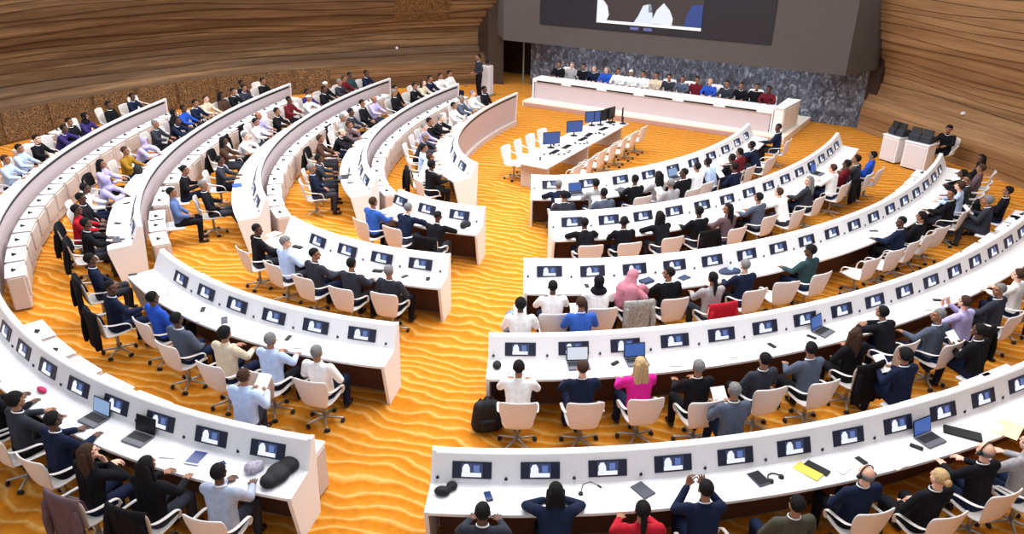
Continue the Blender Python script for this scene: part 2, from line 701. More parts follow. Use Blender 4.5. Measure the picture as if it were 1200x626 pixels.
def add_pose(name, a=0., hy=0., hp=.12, arms=None, legs='sit', curl=.5):
    """a: forward lean of the spine; arms: (elbow, wrist, finger direction) for the left (-x) and right (+x) side"""
    P = Vector((0, 0, .53)) if legs != 'stand' else Vector((0, 0, .93))
    d = Vector((0, math.sin(a), math.cos(a)))
    nb = P + d * .54
    hd = nb + Vector((0, math.sin(a * .5 + hp) * .16, math.cos(a * .5 + hp) * .16))
    sh = [P + d * .475 + Vector((sx * .185, -.01, 0)) for sx in (-1, 1)]
    dz = P.z - .53
    if legs == 'sit':
        lg = [((sx * .10, .0, .52), (sx * .15, .43, .53), (sx * .15, .40, .10)) for sx in (-1, 1)]
    elif legs == 'out':
        lg = [((sx * .10, .0, .52), (sx * .15, .43, .54), (sx * .14, .62, .12)) for sx in (-1, 1)]
    elif legs == 'cross':
        lg = [((-.10, 0, .52), (-.08, .44, .53), (-.10, .46, .10)), ((.10, 0, .52), (-.02, .42, .64), (-.22, .56, .34))]
    else:
        lg = [((sx * .10, 0, .93), (sx * .11, .02, .50), (sx * .11, -.02, .09)) for sx in (-1, 1)]
    ar = []
    for (e, w, fd) in arms:
        ar.append((Vector(e) + Vector((0, 0, dz)), Vector(w) + Vector((0, 0, dz)), Vector(fd).normalized()))
    POSES[name] = dict(P=P, d=d, nb=nb, hd=hd, sh=sh, legs=[[Vector(q) for q in l] for l in lg], arms=ar, HM=frame_from(hy, -(a * .35) - hp * .3), curl=curl, a=a, kind=legs)


add_pose('desk', .10, 0, .10, [((-.265, .18, .83), (-.17, .40, .80), (.35, .9, -.05)), ((.265, .18, .83), (.17, .40, .80), (-.35, .9, -.05))])
add_pose('lap', -.10, 0, .05, [((-.29, .02, .77), (-.13, .22, .66), (.7, .6, -.3)), ((.29, .02, .77), (.13, .22, .66), (-.7, .6, -.3))])
add_pose('lean', .42, 0, .10, [((-.32, .42, .83), (-.10, .55, .80), (.9, .3, -.05)), ((.32, .42, .83), (.10, .56, .815), (-.9, .3, -.05))])
add_pose('phone', .16, 0, .10, [((-.28, .22, .84), (-.10, .40, 1.02), (.35, .35, .8)), ((.28, .22, .84), (.10, .40, 1.02), (-.35, .35, .8))], curl=.9)
add_pose('chin', .14, -.3, .10, [((-.29, .17, .84), (-.14, .40, .80), (.6, .8, -.05)), ((.27, .28, .84), (.12, .20, 1.05), (-.4, -.1, .9))], curl=1.0)
add_pose('turnl', .06, .95, .10, [((-.32, .12, .84), (-.25, .38, .80), (.2, .9, -.05)), ((.28, .10, .80), (.12, .28, .70), (-.7, .6, -.2))])
add_pose('turnr', .06, -.95, .10, [((-.28, .10, .80), (-.12, .28, .70), (.7, .6, -.2)), ((.32, .12, .84), (.25, .38, .80), (-.2, .9, -.05))])
add_pose('lounge', -.24, .25, .16, [((-.34, -.02, .72), (-.26, .22, .70), (.4, .9, -.2)), ((.32, -.04, .74), (.12, .16, .66), (-.8, .5, -.2))], legs='out')
add_pose('read', .10, 0, .22, [((-.27, .12, .80), (-.13, .36, .84), (.6, .6, .4)), ((.27, .12, .80), (.13, .36, .84), (-.6, .6, .4))], legs='cross', curl=.9)
add_pose('stand', .03, 0, .08, [((-.27, -.02, .74), (-.20, .16, .62), (.5, .8, -.3)), ((.27, -.02, .74), (.20, .16, .62), (-.5, .8, -.3))], legs='stand')


def head_shapes(b, p):
    M, c = p['HM'], p['hd']

    def w(x, y, z):
        return c + M @ Vector((x, y, z))
    b.ell(w(0, -.012, .03), (.076, .096, .086), M)
    b.ell(w(0, .022, -.035), (.060, .070, .074), M)
    b.ell(w(0, .045, -.085), (.036, .036, .028), M)
    b.cap(w(0, .086, .018), .009, w(0, .108, -.026), .014, 8)
    for sx in (-1, 1):
        b.ell(w(sx * .078, -.008, -.008), (.011, .022, .033), M, 10, 8)
        b.ell(w(sx * .030, .074, .014), (.014, .010, .010), M, 8, 6)
        b.cap(w(sx * .014, .086, .034), .008, w(sx * .046, .070, .036), .007, 8)
        b.ell(w(sx * .038, .06, -.03), (.02, .02, .018), M, 8, 6)
    b.cap(w(-.018, .083, -.060), .008, w(.018, .083, -.060), .008, 8)


def hand_shapes(b, w, fd, up_hint, sx, curl):
    """palm, four fingers of different lengths with two bends each, and a thumb from the side of the palm"""
    d = fd
    side = d.cross(up_hint).normalized()
    nrm = side.cross(d).normalized()          # back of the hand
    if nrm.dot(up_hint) < 0:
        nrm = -nrm
    inner = side if (side.x * -sx) > 0 else -side   # towards the body's middle
    for i in range(4):
        t = i - 1.5
        a0 = w + inner * (-t * .012)
        k = w + d * .088 + inner * (-t * .023) + d * (-.004 * t * t)
        b.cap(a0, .016, k, .0115, 8, 2)
        L = (1.0, 1.12, 1.02, .80)[i]
        q, dirv = k, (d - inner * (t * .10)).normalized()
        for seg, ang in ((.040 * L, .3 * curl), (.026 * L, .8 * curl), (.020 * L, .7 * curl)):
            dirv = (dirv * math.cos(ang) - nrm * math.sin(ang)).normalized()
            q2 = q + dirv * seg
            b.cap(q, .0095, q2, .0082, 8, 2)
            q = q2
    t0 = w + d * .028 + inner * .022
    t1 = t0 + (inner * .8 + d * .75 - nrm * .15).normalized() * .038
    t2 = t1 + (inner * .35 + d * .9 - nrm * .3).normalized() * .030
    b.cap(t0, .015, t1, .0115, 8, 2)
    b.cap(t1, .0115, t2, .009, 8, 2)


def body_mesh(name, p):
    b = MB()
    P, d, nb, hd = p['P'], p['d'], p['nb'], p['hd']
    for sx in (-.075, .075):
        b.cap(P + Vector((sx, 0, -.02)), .085, P + d * .38 + Vector((sx * 1.2, 0, 0)), .085, 12)
    b.cap(P + d * .46 + Vector((-.15, 0, 0)), .05, P + d * .46 + Vector((.15, 0, 0)), .05, 12)
    b.cap(P + d * .40, .08, nb, .06, 12)
    b.cap(nb - d * .03, .056, hd + p['HM'] @ Vector((0, -.02, -.04)), .052, 12)
    head_shapes(b, p)
    for i, (e, w, fd) in enumerate(p['arms']):
        sx = -1 if i == 0 else 1
        s = p['sh'][i]
        b.cap(s, .046, e, .038, 12)
        b.cap(e, .038, w, .026, 12)
        hand_shapes(b, w, fd, Vector((0, 0, 1)) if abs(fd.z) < .75 else Vector((0, 1, .0)), sx, p['curl'])
    for h, k, an in p['legs']:
        b.cap(h, .075, k, .052, 12)
        b.cap(k, .052, an, .036, 12)
        b.cap(an, .036, an + Vector((0, .08, -.04)), .03, 10)
    me = blob(b, name, .0058, .10, 2)
    # lips and eyes by place on the head
    n = len(me.polygons)
    c = np.empty(n * 3)
    me.polygons.foreach_get('center', c)
    c = c.reshape(-1, 3) - np.array(hd)
    l = c @ np.array(p['HM'])
    idx = np.zeros(n, int)
    idx[(abs(l[:, 0]) < .024) & (abs(l[:, 2] + .060) < .009) & (l[:, 1] > .075)] = 1
    idx[(abs(abs(l[:, 0]) - .030) < .014) & (abs(l[:, 2] - .014) < .008) & (l[:, 1] > .066)] = 2
    for m in (SKIN['m'], LIP, EYE):
        me.materials.append(m)
    me.polygons.foreach_set('material_index', idx)
    return me


def top_mesh(name, p):
    b = MB()
    P, d, nb = p['P'], p['d'], p['nb']
    for sx in (-.085, 0, .085):
        b.cap(P + Vector((sx, .0, -.03)), .105, P + d * .22 + Vector((sx * .9, .0, 0)), .10, 12)
        b.cap(P + d * .22 + Vector((sx * .9, 0, 0)), .10, P + d * .40 + Vector((sx * 1.15, .0, 0)), .105, 12)
    b.cap(P + d * .455 + Vector((-.165, -.01, 0)), .070, P + d * .455 + Vector((.165, -.01, 0)), .070, 12)
    b.cap(P + d * .44, .10, P + d * .535, .068, 12)
    for i, (e, w, fd) in enumerate(p['arms']):
        s = p['sh'][i]
        b.cap(s, .072, e, .058, 12)
        wc = e + (w - e) * .93
        b.cap(e, .058, wc, .043, 12)
    return blob(b, name, .015, .35, 3)


def trouser_mesh(name, p):
    b = MB()
    P = p['P']
    b.cap(P + Vector((-.08, .0, -.03)), .115, P + Vector((.08, .0, -.03)), .115, 12)
    for h, k, an in p['legs']:
        b.cap(h, .098, k, .072, 12)
        b.cap(k, .072, an + Vector((0, 0, .0)), .056, 12)
    return blob(b, name, .018, .4, 3)


def shoe_mesh(name, p):
    b = MB()
    for h, k, an in p['legs']:
        sh = (an - k).normalized()
        f = Vector((0, 1, 0)) - sh * sh.y
        f = f.normalized() if f.length > .1 else Vector((0, .2, 1)).normalized()
        heel = an + sh * .045 - f * .03
        b.cap(heel, .038, heel + f * .17, .036, 10)
        b.cap(an, .045, heel + f * .05, .042, 10)
    return blob(b, name, .014, .5, 2)


def collar_mesh(name, p):
    b = MB()
    nb, d = p['nb'], p['d']
    M = Matrix.Rotation(-p['a'] - .25, 3, 'X')
    pts = [nb - d * .012 + M @ Vector((0.064 * math.cos(t), .064 * math.sin(t), .012)) for t in np.linspace(0, 2 * PI, 17)]
    b.tube(pts, .0095, 6)
    return b.mesh(name, True)


def hair_meshes():
    out = {}

    def shell(r, c=(0, -.016, .034), face=True):
        V, F = [], []
        seg, rings = 20, 14
        b = MB()
        b.ell(c, r, None, seg, rings)
        keep = []
        for f in b.F:
            q = sum((Vector(b.V[i]) for i in f), Vector()) / len(f)
            front = q.y > .030 and q.z < .068 + .25 * (.10 - abs(q.x)) * 0
            low = q.z < -.055 or (abs(q.x) > .06 and q.y > -.03 and q.z < .0)
            if not ((front and face) or low):
                keep.append(f)
        me = baked(fix_normals(new_mesh('h', b.V, keep)), [('SOLIDIFY', dict(thickness=.012, offset=-1)), ('SMOOTH', dict(factor=.5, iterations=1))])
        me.polygons.foreach_set('use_smooth', [True] * len(me.polygons))
        return me
    out['short'] = shell((.085, .104, .096))
    out['full'] = shell((.098, .116, .108))
    b = MB()
    b.V, b.F = [], []

    def merged(extra, base='short', dec=.5, name='hair'):
        src = out[base]
        b = MB()
        b.add([v.co[:] for v in src.vertices], [list(q.vertices) for q in src.polygons])
        extra(b)
        return b.mesh(name, True)

    def long(b):
        for sx in (-.05, -.018, .018, .05):
            b.cap((sx, -.075, .03), .045, (sx * 1.5, -.105, -.20), .042, 10)
            b.cap((sx * 1.5, -.105, -.20), .042, (sx * 1.5, -.115, -.32), .022, 10)
        for sx in (-.075, .075):
            b.cap((sx, -.02, .02), .03, (sx * 1.1, -.04, -.17), .03, 10)

    def bun(b):
        b.ell((0, -.125, .02), (.045, .04, .045))

    def pony(b):
        b.cap((0, -.10, .02), .036, (0, -.135, -.12), .034, 10)
        b.cap((0, -.135, -.12), .034, (0, -.145, -.30), .014, 10)
    out['long'] = merged(long)
    out['bun'] = merged(bun)
    out['pony'] = merged(pony)
    # head scarf: hood plus a fall over neck and shoulders, open at the face
    b = MB()
    b.ell((0, -.012, .025), (.094, .114, .106), None, 20, 14)
    b.ell((0, .0, -.06), (.085, .10, .10), None, 20, 14)
    b.ell((0, -.03, -.16), (.15, .12, .08), None, 20, 12)
    me = blob(b, 'scarf', .012, .6, 3)
    bm = bmesh.new()
    bm.from_mesh(me)
    kill = [f for f in bm.faces if (lambda q: abs(q.x) < .058 and q.y > .045 and -.09 < q.z < .065)(f.calc_center_median())]
    bmesh.ops.delete(bm, geom=kill, context='FACES')
    bm.to_mesh(me)
    bm.free()
    out['scarf'] = me
    # a ring of hair round a bald crown
    b = MB()
    b.ell((0, -.016, .02), (.081, .101, .090), None, 24, 16)
    keep = []
    for f in b.F:
        q = sum((Vector(b.V[i]) for i in f), Vector()) / len(f)
        if q.y < .0 and -.06 < q.z < .035 and not (abs(q.x) > .068 and -.035 < q.y and q.z < .01):
            keep.append(f)
    me = baked(fix_normals(new_mesh('h', b.V, keep)), [('SOLIDIFY', dict(thickness=.010, offset=-1))])
    me.polygons.foreach_set('use_smooth', [True] * len(me.polygons))
    out['ring'] = me
    b = MB()
    b.ell((0, -.010, .050), (.083, .102, .076), None, 20, 12)
    b.V = [(x, y, max(z, .045)) for x, y, z in b.V]
    out['cap'] = b.mesh('cap', True)
    # headphones
    b = MB()
    b.tube([(.088 * math.cos(t), -.005, .0 + .132 * math.sin(t)) for t in np.linspace(0, PI, 11)], .008, 6)
    for sx in (-1, 1):
        b.cap((sx * .080, -.008, -.008), .032, (sx * .100, -.008, -.008), .028, 10)
    out['phones'] = b.mesh('phones', True)
    # wide shawl falling over head and back
    b = MB()
    b.ell((0, -.01, .03), (.098, .118, .108), None, 20, 14)
    b.cap((0, -.05, -.02), .10, (0, -.13, -.22), .17, 14)
    b.cap((-.07, -.15, -.20), .14, (-.10, -.20, -.46), .12, 14)
    b.cap((.07, -.15, -.20), .14, (.10, -.20, -.46), .12, 14)
    b.cap((-.12, -.10, -.22), .09, (-.26, -.02, -.34), .08, 12)
    b.cap((.12, -.10, -.22), .09, (.26, -.02, -.34), .08, 12)
    me = blob(b, 'shawl', .016, .6, 3)
    bm = bmesh.new()
    bm.from_mesh(me)
    kill = [f for f in bm.faces if (lambda q: abs(q.x) < .055 and q.y > .05 and -.09 < q.z < .065)(f.calc_center_median())]
    bmesh.ops.delete(bm, geom=kill, context='FACES')
    bm.to_mesh(me)
    bm.free()
    out['shawl'] = me
    return out


HAIRM = hair_meshes()
PM = {}


def pose_meshes(pn):
    if pn not in PM:
        p = POSES[pn]
        PM[pn] = (body_mesh('body_' + pn, p), top_mesh('top_' + pn, p), trouser_mesh('trousers_' + pn, p), shoe_mesh('shoes_' + pn, p), collar_mesh('collar_' + pn, p))
    return PM[pn]


SUITS = {'navy', 'black', 'charcoal', 'slate', 'purple', 'blueblazer', 'checkgrey', 'olive'}


def person(x, y, z, rz, top, hair, pose, skin, trousers='black', phones=False, collar=None):
    """hair: style and colour letter, such as short-k; bald for none"""
    p = POSES[pose]
    body, tp, tr, shm, co = pose_meshes(pose)
    r = empty('person', (x, y, z), rz)
    o = link_obj('body', body, r)
    o.material_slots[0].link = 'OBJECT'
    o.material_slots[0].material = SKIN[skin]
    link_obj('jacket' if top in SUITS else 'shirt', tp, r, CLOTH[top])
    link_obj('trousers', tr, r, CLOTH[trousers])
    link_obj('shoes', shm, r, SHOE)
    if collar is None:
        collar = top in SUITS and not hair.startswith(('scarf', 'long', 'shawl'))
    if collar:
        link_obj('shirt_collar', co, r, CLOTH['white'])
    M4 = Matrix.Translation(p['hd']) @ p['HM'].to_4x4()
    if hair != 'bald':
        st, c = hair.split('-')
        m = HAIR[c] if c in HAIR else CLOTH[c]
        nm = {'scarf': 'headscarf', 'shawl': 'shawl', 'cap': 'skull_cap'}.get(st, 'hair')
        h = link_obj(nm, HAIRM[st], r, m)
        h.matrix_local = M4
    if phones:
        h = link_obj('headphones', HAIRM['phones'], r, BLACK)
        h.matrix_local = M4
    return r


HAIR_WORD = {'short-k': 'dark-haired', 'short-b': 'brown-haired', 'short-g': 'grey-haired', 'full-k': 'thick-dark-haired', 'full-b': 'thick-brown-haired', 'full-g': 'thick-grey-haired', 'long-k': 'long-dark-haired', 'long-b': 'long-brown-haired',
             'long-g': 'long-grey-haired', 'long-y': 'long-blond-haired', 'bun-y': 'blond bun-haired', 'bun-k': 'dark bun-haired', 'pony-k': 'ponytailed', 'bald': 'bald', 'ring-g': 'balding', 'ring-k': 'balding', 'short-y': 'blond-haired', 'cap-w': 'white-capped', 'cap-k': 'dark-capped'}


def hair_word(h):
    if h.startswith('scarf'):
        return h.split('-')[1].replace('white', 'white') + '-headscarfed'
    if h.startswith('shawl'):
        return 'rose-shawled'
    return HAIR_WORD.get(h, 'dark-haired')


POSE_WORD = dict(desk='', lap='', lean='leaning forward ', phone='with raised hands ', chin='hand on chin ', turnl='', turnr='', lounge='leaning back ', read='', stand='standing ')

# ------------------------------------------------------------------ the hall


def pix(x, y, z):
    Z = z - H
    zc = y * math.cos(PITCH) - Z * math.sin(PITCH)
    yc = y * math.sin(PITCH) + Z * math.cos(PITCH)
    a, b = x / zc, yc / zc
    c, s = math.cos(-ROLL), math.sin(-ROLL)
    return 600 + F_PX * (c * a - s * b), 313 - F_PX * (s * a + c * b)


fl = MB()
fl.add([(-26, -1, 0), (26, -1, 0), (26, 42, 0), (-26, 42, 0)], [(0, 1, 2, 3)])
structure(fl.obj('floor', carpet_material()))


class Path:
    """smooth wall line in plan with a normal that points into the hall"""

    def __init__(self, pts):
        p = np.array([uv2xy(*q) for q in pts])
        for _ in range(4):
            q = [p[0]]
            for a, b in zip(p, p[1:]):
                q += [a * .75 + b * .25, a * .25 + b * .75]
            q.append(p[-1])
            p = np.array(q)
        self.p = p
        self.s = np.concatenate([[0], np.cumsum(np.hypot(*np.diff(p, axis=0).T))])
        self.L = self.s[-1]
        self.mid = np.array(uv2xy(-8, 0))

    def at(self, s):
        x = np.array([np.interp(s, self.s, self.p[:, 0]), np.interp(s, self.s, self.p[:, 1])])
        x2 = np.array([np.interp(s + .3, self.s, self.p[:, 0]), np.interp(s + .3, self.s, self.p[:, 1])])
        x1 = np.array([np.interp(s - .3, self.s, self.p[:, 0]), np.interp(s - .3, self.s, self.p[:, 1])])
        t = x2 - x1
        n = np.array([-t[1], t[0]]) / (np.hypot(*t) + 1e-9)
        if n @ (self.mid - x) < 0:
            n = -n
        return x, n


PL = Path([(3.6, 8.5), (.5, 11.4), (-1.95, 13.55), (-4.7, 15.2), (-7.6, 16.1), (-10.9, 16.5), (-14, 16.5), (-18, 15.8), (-22, 14.2)])
PR = Path([(3.95, -6.6), (.3, -10.85), (-.35, -11.5), (-3, -13.9), (-7, -16.2), (-12, -17), (-18, -16.4), (-22, -14.8)])
ZP = [0, .85, 1.15, 1.55, 2.1, 2.7, 3.3, 3.9, 4.6, 9]
OP = [0, 0, -.12, -.42, -.50, -.30, .06, .36, .54, .54]


ZL = [0, 1.0, 1.12, 1.50, 2.0, 2.5, 3.2, 3.9, 4.6, 9]
OL = [0, 0, -.14, -.66, -.74, -.62, -.10, .36, .56, .56]


def wall_off(z, s, left=True):
    sh = .18 * math.sin(.27 * s + .5) * min(1, max(0, (z - 1.1) / .8))
    return float(np.interp(z + sh, ZL, OL) if left else np.interp(z + sh, ZP, OP))


def wood_wall(name, path, material, z_top, seed):
    rnd = random.Random(seed)
    zs, z = [0.], 0.
    while z < z_top:
        z += rnd.choice((.20, .26, .31, .36, .24))
        zs.append(z)
    ph = [rnd.uniform(0, 6) for _ in zs]
    V, F = [], []
    n = int(path.L / .45)
    prof_n = None
    for i in range(n + 1):
        s = path.L * i / n
        x, nn = path.at(s)
        pr = []

        def lev(k):
            w = min(1, max(0, (zs[k] - 1.0) / .9))
            return zs[k] + w * (.11 * math.sin(.33 * s + .22 * k) + .045 * math.sin(.85 * s + ph[k]))
        for k in range(len(zs) - 1):
            a, b = lev(k), max(lev(k + 1), lev(k) + .05)
            oa, ob = wall_off(a, s, path is PL), wall_off(b, s, path is PL)
            m = .5 * (oa + ob)
            pr += [(m * .6 + oa * .4, a), (m * .6 + ob * .4, b - .020), (min(oa, ob) - .05, b - .018), (min(oa, ob) - .05, b - .002)]
        pr.append((-1., zs[-1]))
        pr.append((-1., 0))
        prof_n = len(pr)
        for o, zz in pr:
            V.append((x[0] + nn[0] * o, x[1] + nn[1] * o, zz))
    for i in range(n):
        for j in range(prof_n):
            j2 = (j + 1) % prof_n
            F.append((i * prof_n + j, i * prof_n + j2, (i + 1) * prof_n + j2, (i + 1) * prof_n + j))
    F.append(tuple(range(prof_n)))
    F.append(tuple(range(n * prof_n + prof_n - 1, n * prof_n - 1, -1)))
    me = fix_normals(new_mesh(name, V, F))
    return structure(link_obj(name, me, None, material))


WOODL = wood_material('layered walnut boards', (78, 52, 29), (98, 71, 46), (138, 107, 74))
WOODR = wood_material('layered oak boards', (112, 81, 52), (138, 103, 69), (164, 129, 92))
wood_wall('wall_left', PL, WOODL, 7.2, 3)
wood_wall('wall_right', PR, WOODR, 7.2, 5)

# bronze lattice panels along the foot of the left wall, and one high up
LAT = lattice_material()


def wall_panel(name, path, s0, s1, z0, z1, off, th=.05):
    V, F = [], []
    n = max(2, int((s1 - s0) / .25))
    m = 8
    for i in range(n + 1):
        s = s0 + (s1 - s0) * i / n
        x, nn = path.at(s)
        row = [z0 + (z1 - z0) * j / (m - 1) for j in range(m)]
        for z in row:
            o = wall_off(z, s) + off
            V.append((x[0] + nn[0] * o, x[1] + nn[1] * o, z))
        for z in reversed(row):
            o = wall_off(z, s) + off - th
            V.append((x[0] + nn[0] * o, x[1] + nn[1] * o, z))
    k = 2 * m
    for i in range(n):
        for j in range(k):
            F.append((i * k + j, i * k + (j + 1) % k, (i + 1) * k + (j + 1) % k, (i + 1) * k + j))
    F.append(tuple(range(k)))
    F.append(tuple(range(n * k + k - 1, n * k - 1, -1)))
    return structure(link_obj(name, fix_normals(new_mesh(name, V, F)), None, LAT))


s_band = min(np.linspace(0, PL.L, 400), key=lambda s: abs(pix(*PL.at(s)[0], .9)[0] - 385))
s, i = s_band, 1
while s < PL.L - 1.6:
    wall_panel('trim_%d' % i, PL, s, s + 1.42, .08, 1.0, .045)
    s += 1.55
    i += 1
sa = min(np.linspace(0, PL.L, 400), key=lambda s: abs(pix(*(PL.at(s)[0] + PL.at(s)[1] * .5), 4.2)[0] - 531))
sb = min(np.linspace(0, PL.L, 400), key=lambda s: abs(pix(*(PL.at(s)[0] + PL.at(s)[1] * .5), 4.2)[0] - 464))
zb = min(np.linspace(2, 6, 300), key=lambda z: abs(pix(*(PL.at((sa + sb) / 2)[0] + PL.at((sa + sb) / 2)[1] * wall_off(z, (sa + sb) / 2)), z)[1] - 25))
wall_panel('trim_%d' % i, PL, min(sa, sb), max(sa, sb), zb, zb + 1.1, .04)


def prism(plan, z0, z1):
    """upright prism over a plan given in hall coordinates"""
    n = len(plan)
    p = [uv2xy(*q) for q in plan]
    V = [(x, y, z0) for x, y in p] + [(x, y, z1) for x, y in p]
    F = [tuple(range(n - 1, -1, -1)), tuple(range(n, 2 * n))] + [(i, (i + 1) % n, n + (i + 1) % n, n + i) for i in range(n)]
    return V, F


def pobj(name, plan, z0, z1, material, parent=None):
    V, F = prism(plan, z0, z1)
    if parent is not None:
        b = parent.location
        V = [(x - b[0], y - b[1], z - b[2]) for x, y, z in V]
    return link_obj(name, fix_normals(new_mesh(name, V, F)), parent, material)


HOODM = mat('warm grey plaster', (78, 73, 72), .8, .04, 3)
structure(pobj('wall_front', [(4.3, 7.1), (4.3, -7.2), (4.9, -7.2), (4.9, 7.1)], 0, 2.6, stone_material()))
structure(pobj('wall_hood', [(2.0, 7.15), (2.0, -6.1), (3.75, -6.85), (4.9, -6.9), (4.9, 9.2), (3.7, 8.5)], 2.2, 8, HOODM))
structure(pobj('wall_passage', [(6.2, 10.5), (6.2, 7.0), (6.4, 7.0), (6.4, 10.5)], 0, 2.6, mat('dark timber', (60, 44, 36), .6, .15, 4)))
structure(pobj('wall_passage_side', [(3.62, 8.1), (3.4, 8.75), (3.6, 9.4), (6.4, 10.5), (6.4, 10.2)], 0, 8, mat('dark timber', (60, 44, 36))))
structure(pobj('wall_passage_end', [(4.3, -6.6), (4.0, -7.0), (5.2, -8.0), (5.4, -7.6)], 0, 8, mat('dark timber', (60, 44, 36))))
for i, (px, py) in enumerate(((613, 98), (627, 99), (979, 139), (988, 143))):
    x, y = W((px, py), 0)
    b = MB()
    b.box((x, y, 1.1), (.07, .07, 2.2), None, .01)
    structure(b.obj('trim_%d' % (50 + i), GREYMETAL))

# ------------------------------------------------------------------ big screen on the hood


def uvq(name, u, v0, v1, z0, z1, material, parent, th=.03, kind=None):
    V, F = prism([(u, v0), (u, v1), (u + th, v1), (u + th, v0)], z0, z1)
    b = scr.location
    V = [(x - b[0], y - b[1], z - b[2]) for x, y, z in V]
    return link_obj(name, fix_normals(new_mesh(name, V, F)), parent, material)


def on_hood(q, u=2.0):
    """v and z of the point of the plane u = const seen at pixel q"""
    lo, hi = .5, 7.0
    for _ in range(60):
        m = .5 * (lo + hi)
        if xy2uv(*W(q, m))[0] > u:
            lo = m
        else:
            hi = m
    return xy2uv(*W(q, m))[1], m


v0, z0 = on_hood((633, 30))
v1, z1 = on_hood((904, 50))
zb = .5 * (z0 + z1)
scr = empty('projection_screen', (*uv2xy(2.0, .5 * (v0 + v1)), zb))
tag(scr, 'wide black video wall on the grey hood above the podium', 'screen')
SCRB = mat('black screen glass', (38, 36, 42), .35, .03)
uvq('screen_panel', 1.95, v0, v1, zb, zb + 2.6, SCRB, scr, .06)
va, za = on_hood((700, 26))
vb, zb2 = on_hood((822, 36))
zi = .5 * (za + zb2)
pic = uvq('picture', 1.93, va, vb, zi, zi + 2.0, emit('picture brown', (62, 48, 44), .8), scr, .03)


def pq(a0, a1, b0, b1, nm, c, s=1., th=.012):
    """a rectangle of the broadcast picture; a along the width, b up"""
    return uvq(nm, 1.915, va + (vb - va) * a0, va + (vb - va) * a1, zi + b0, zi + b1, emit('picture ' + nm, c, s), pic, th)


pq(0, 1, 0, .10, 'table', (250, 250, 255), 1.1)


def fig(pts, nm, c, s=1.0):
    V = []
    for u in (1.905, 1.925):
        for a, z in pts:
            V.append((*uv2xy(u, va + (vb - va) * a), zi + z))
    n = len(pts)
    F = [tuple(range(n)), tuple(range(2 * n - 1, n - 1, -1))] + [(i, (i + 1) % n, n + (i + 1) % n, n + i) for i in range(n)]
    b = pic.parent.location
    V = [(x - b[0], y - b[1], z - b[2]) for x, y, z in V]
    return link_obj(nm, fix_normals(new_mesh(nm, V, F)), pic, emit('picture ' + nm, c, s))


fig([(0, .1), (.10, .1), (.12, .3), (.10, .62), (.06, .8), (0, .85)], 'white_robe', (244, 246, 255))
fig([(.37, .1), (.55, .1), (.54, .5), (.52, .8), (.45, .72), (.41, .35)], 'pale_robe', (228, 236, 250))
fig([(.53, .12), (.73, .1), (.735, .35), (.70, .62), (.64, .85), (.58, .6)], 'light_robe', (236, 240, 250))
fig([(.505, .5), (.56, .5), (.57, .8), (.54, .9), (.50, .8)], 'dark_head', (50, 46, 60), .8)
fig([(.84, .1), (1, .1), (1, .9), (.90, .85), (.86, .5)], 'blue_suit', (34, 66, 140), .9)
pq(.34, .42, -.16, -.06, 'caption_bar', (120, 126, 190), .7)
pq(.47, .55, -.16, -.06, 'caption_bar', (120, 126, 190), .7)

# ------------------------------------------------------------------ desks


ROWNAME = {'R': ['', 'first right-wing', 'second right-wing', 'third right-wing', 'fourth right-wing', 'back right-wing'],
           'L': ['', '', 'short front middle', 'second middle', 'third middle', 'back middle'],
           'F': ['', 'innermost left-wing', 'second left-wing', 'third left-wing', 'fourth left-wing', 'outermost left-wing']}


def xs(k, uvp):
    return ROW[k].near(*uv2xy(*uvp))[0]


EXT = {}
for k, q in {1: (625, 204), 2: (645, 247), 3: (617, 304), 4: (577, 391), 5: (512, 525)}.items():
    EXT['R', k] = [ROW[k].s_of(q), None]
for k, q in {1: (883, 146), 2: (981, 156), 3: (1095, 179)}.items():
    EXT['R', k][1] = ROW[k].s_of(q)
EXT['R', 4][1] = xs(4, (-5.0, -11.8))
EXT['R', 5][1] = xs(5, (-9.0, -13.6))
for k, q in {1: (607, 109), 2: (536, 98), 3: (457, 92), 4: (339, 98), 5: (193, 116)}.items():
    EXT['F', k] = [ROW[k].s_of(q), None]
for k, q in {1: (558, 191), 2: (447, 208), 3: (317, 233), 4: (168, 264)}.items():
    EXT['F', k][1] = ROW[k].s_of(q)
EXT['F', 5][1] = xs(5, (-19.7, 5.2))
for k, q in {2: (470, 223), 3: (342, 255), 4: (186, 294)}.items():
    EXT['L', k] = [ROW[k].s_of(q), None]
EXT['L', 5] = [xs(5, (-20.4, 3.7)), None]
for k, q in {2: (566, 243), 3: (524, 299), 4: (461, 382), 5: (365, 508)}.items():
    EXT['L', k][1] = ROW[k].s_of(q)

PROF_TOP = [(.0, 1.09), (.0, 1.15), (.075, 1.15), (.095, 1.135), (.245, .80), (.27, .785), (.705, .765), (.71, .76), (.71, .725), (.21, .735), (.06, 1.08)]
PROF_FRONT = [(.012, 1.02), (.037, 1.02), (.11, .02), (.08, .02)]
PROF_SLOT = [(.006, 1.092), (.05, 1.092), (.05, 1.015), (.008, 1.015)]
PROF_MOD = [(.235, .74), (.265, .74), (.265, .03), (.235, .03)]
PROF_KICK = [(.10, .10), (.25, .10), (.25, 0), (.10, 0)]
END_POLY = [(-.005, 1.156), (.08, 1.156), (.255, .80), (.715, .776), (.715, .70), (.57, .0), (.06, .0)]

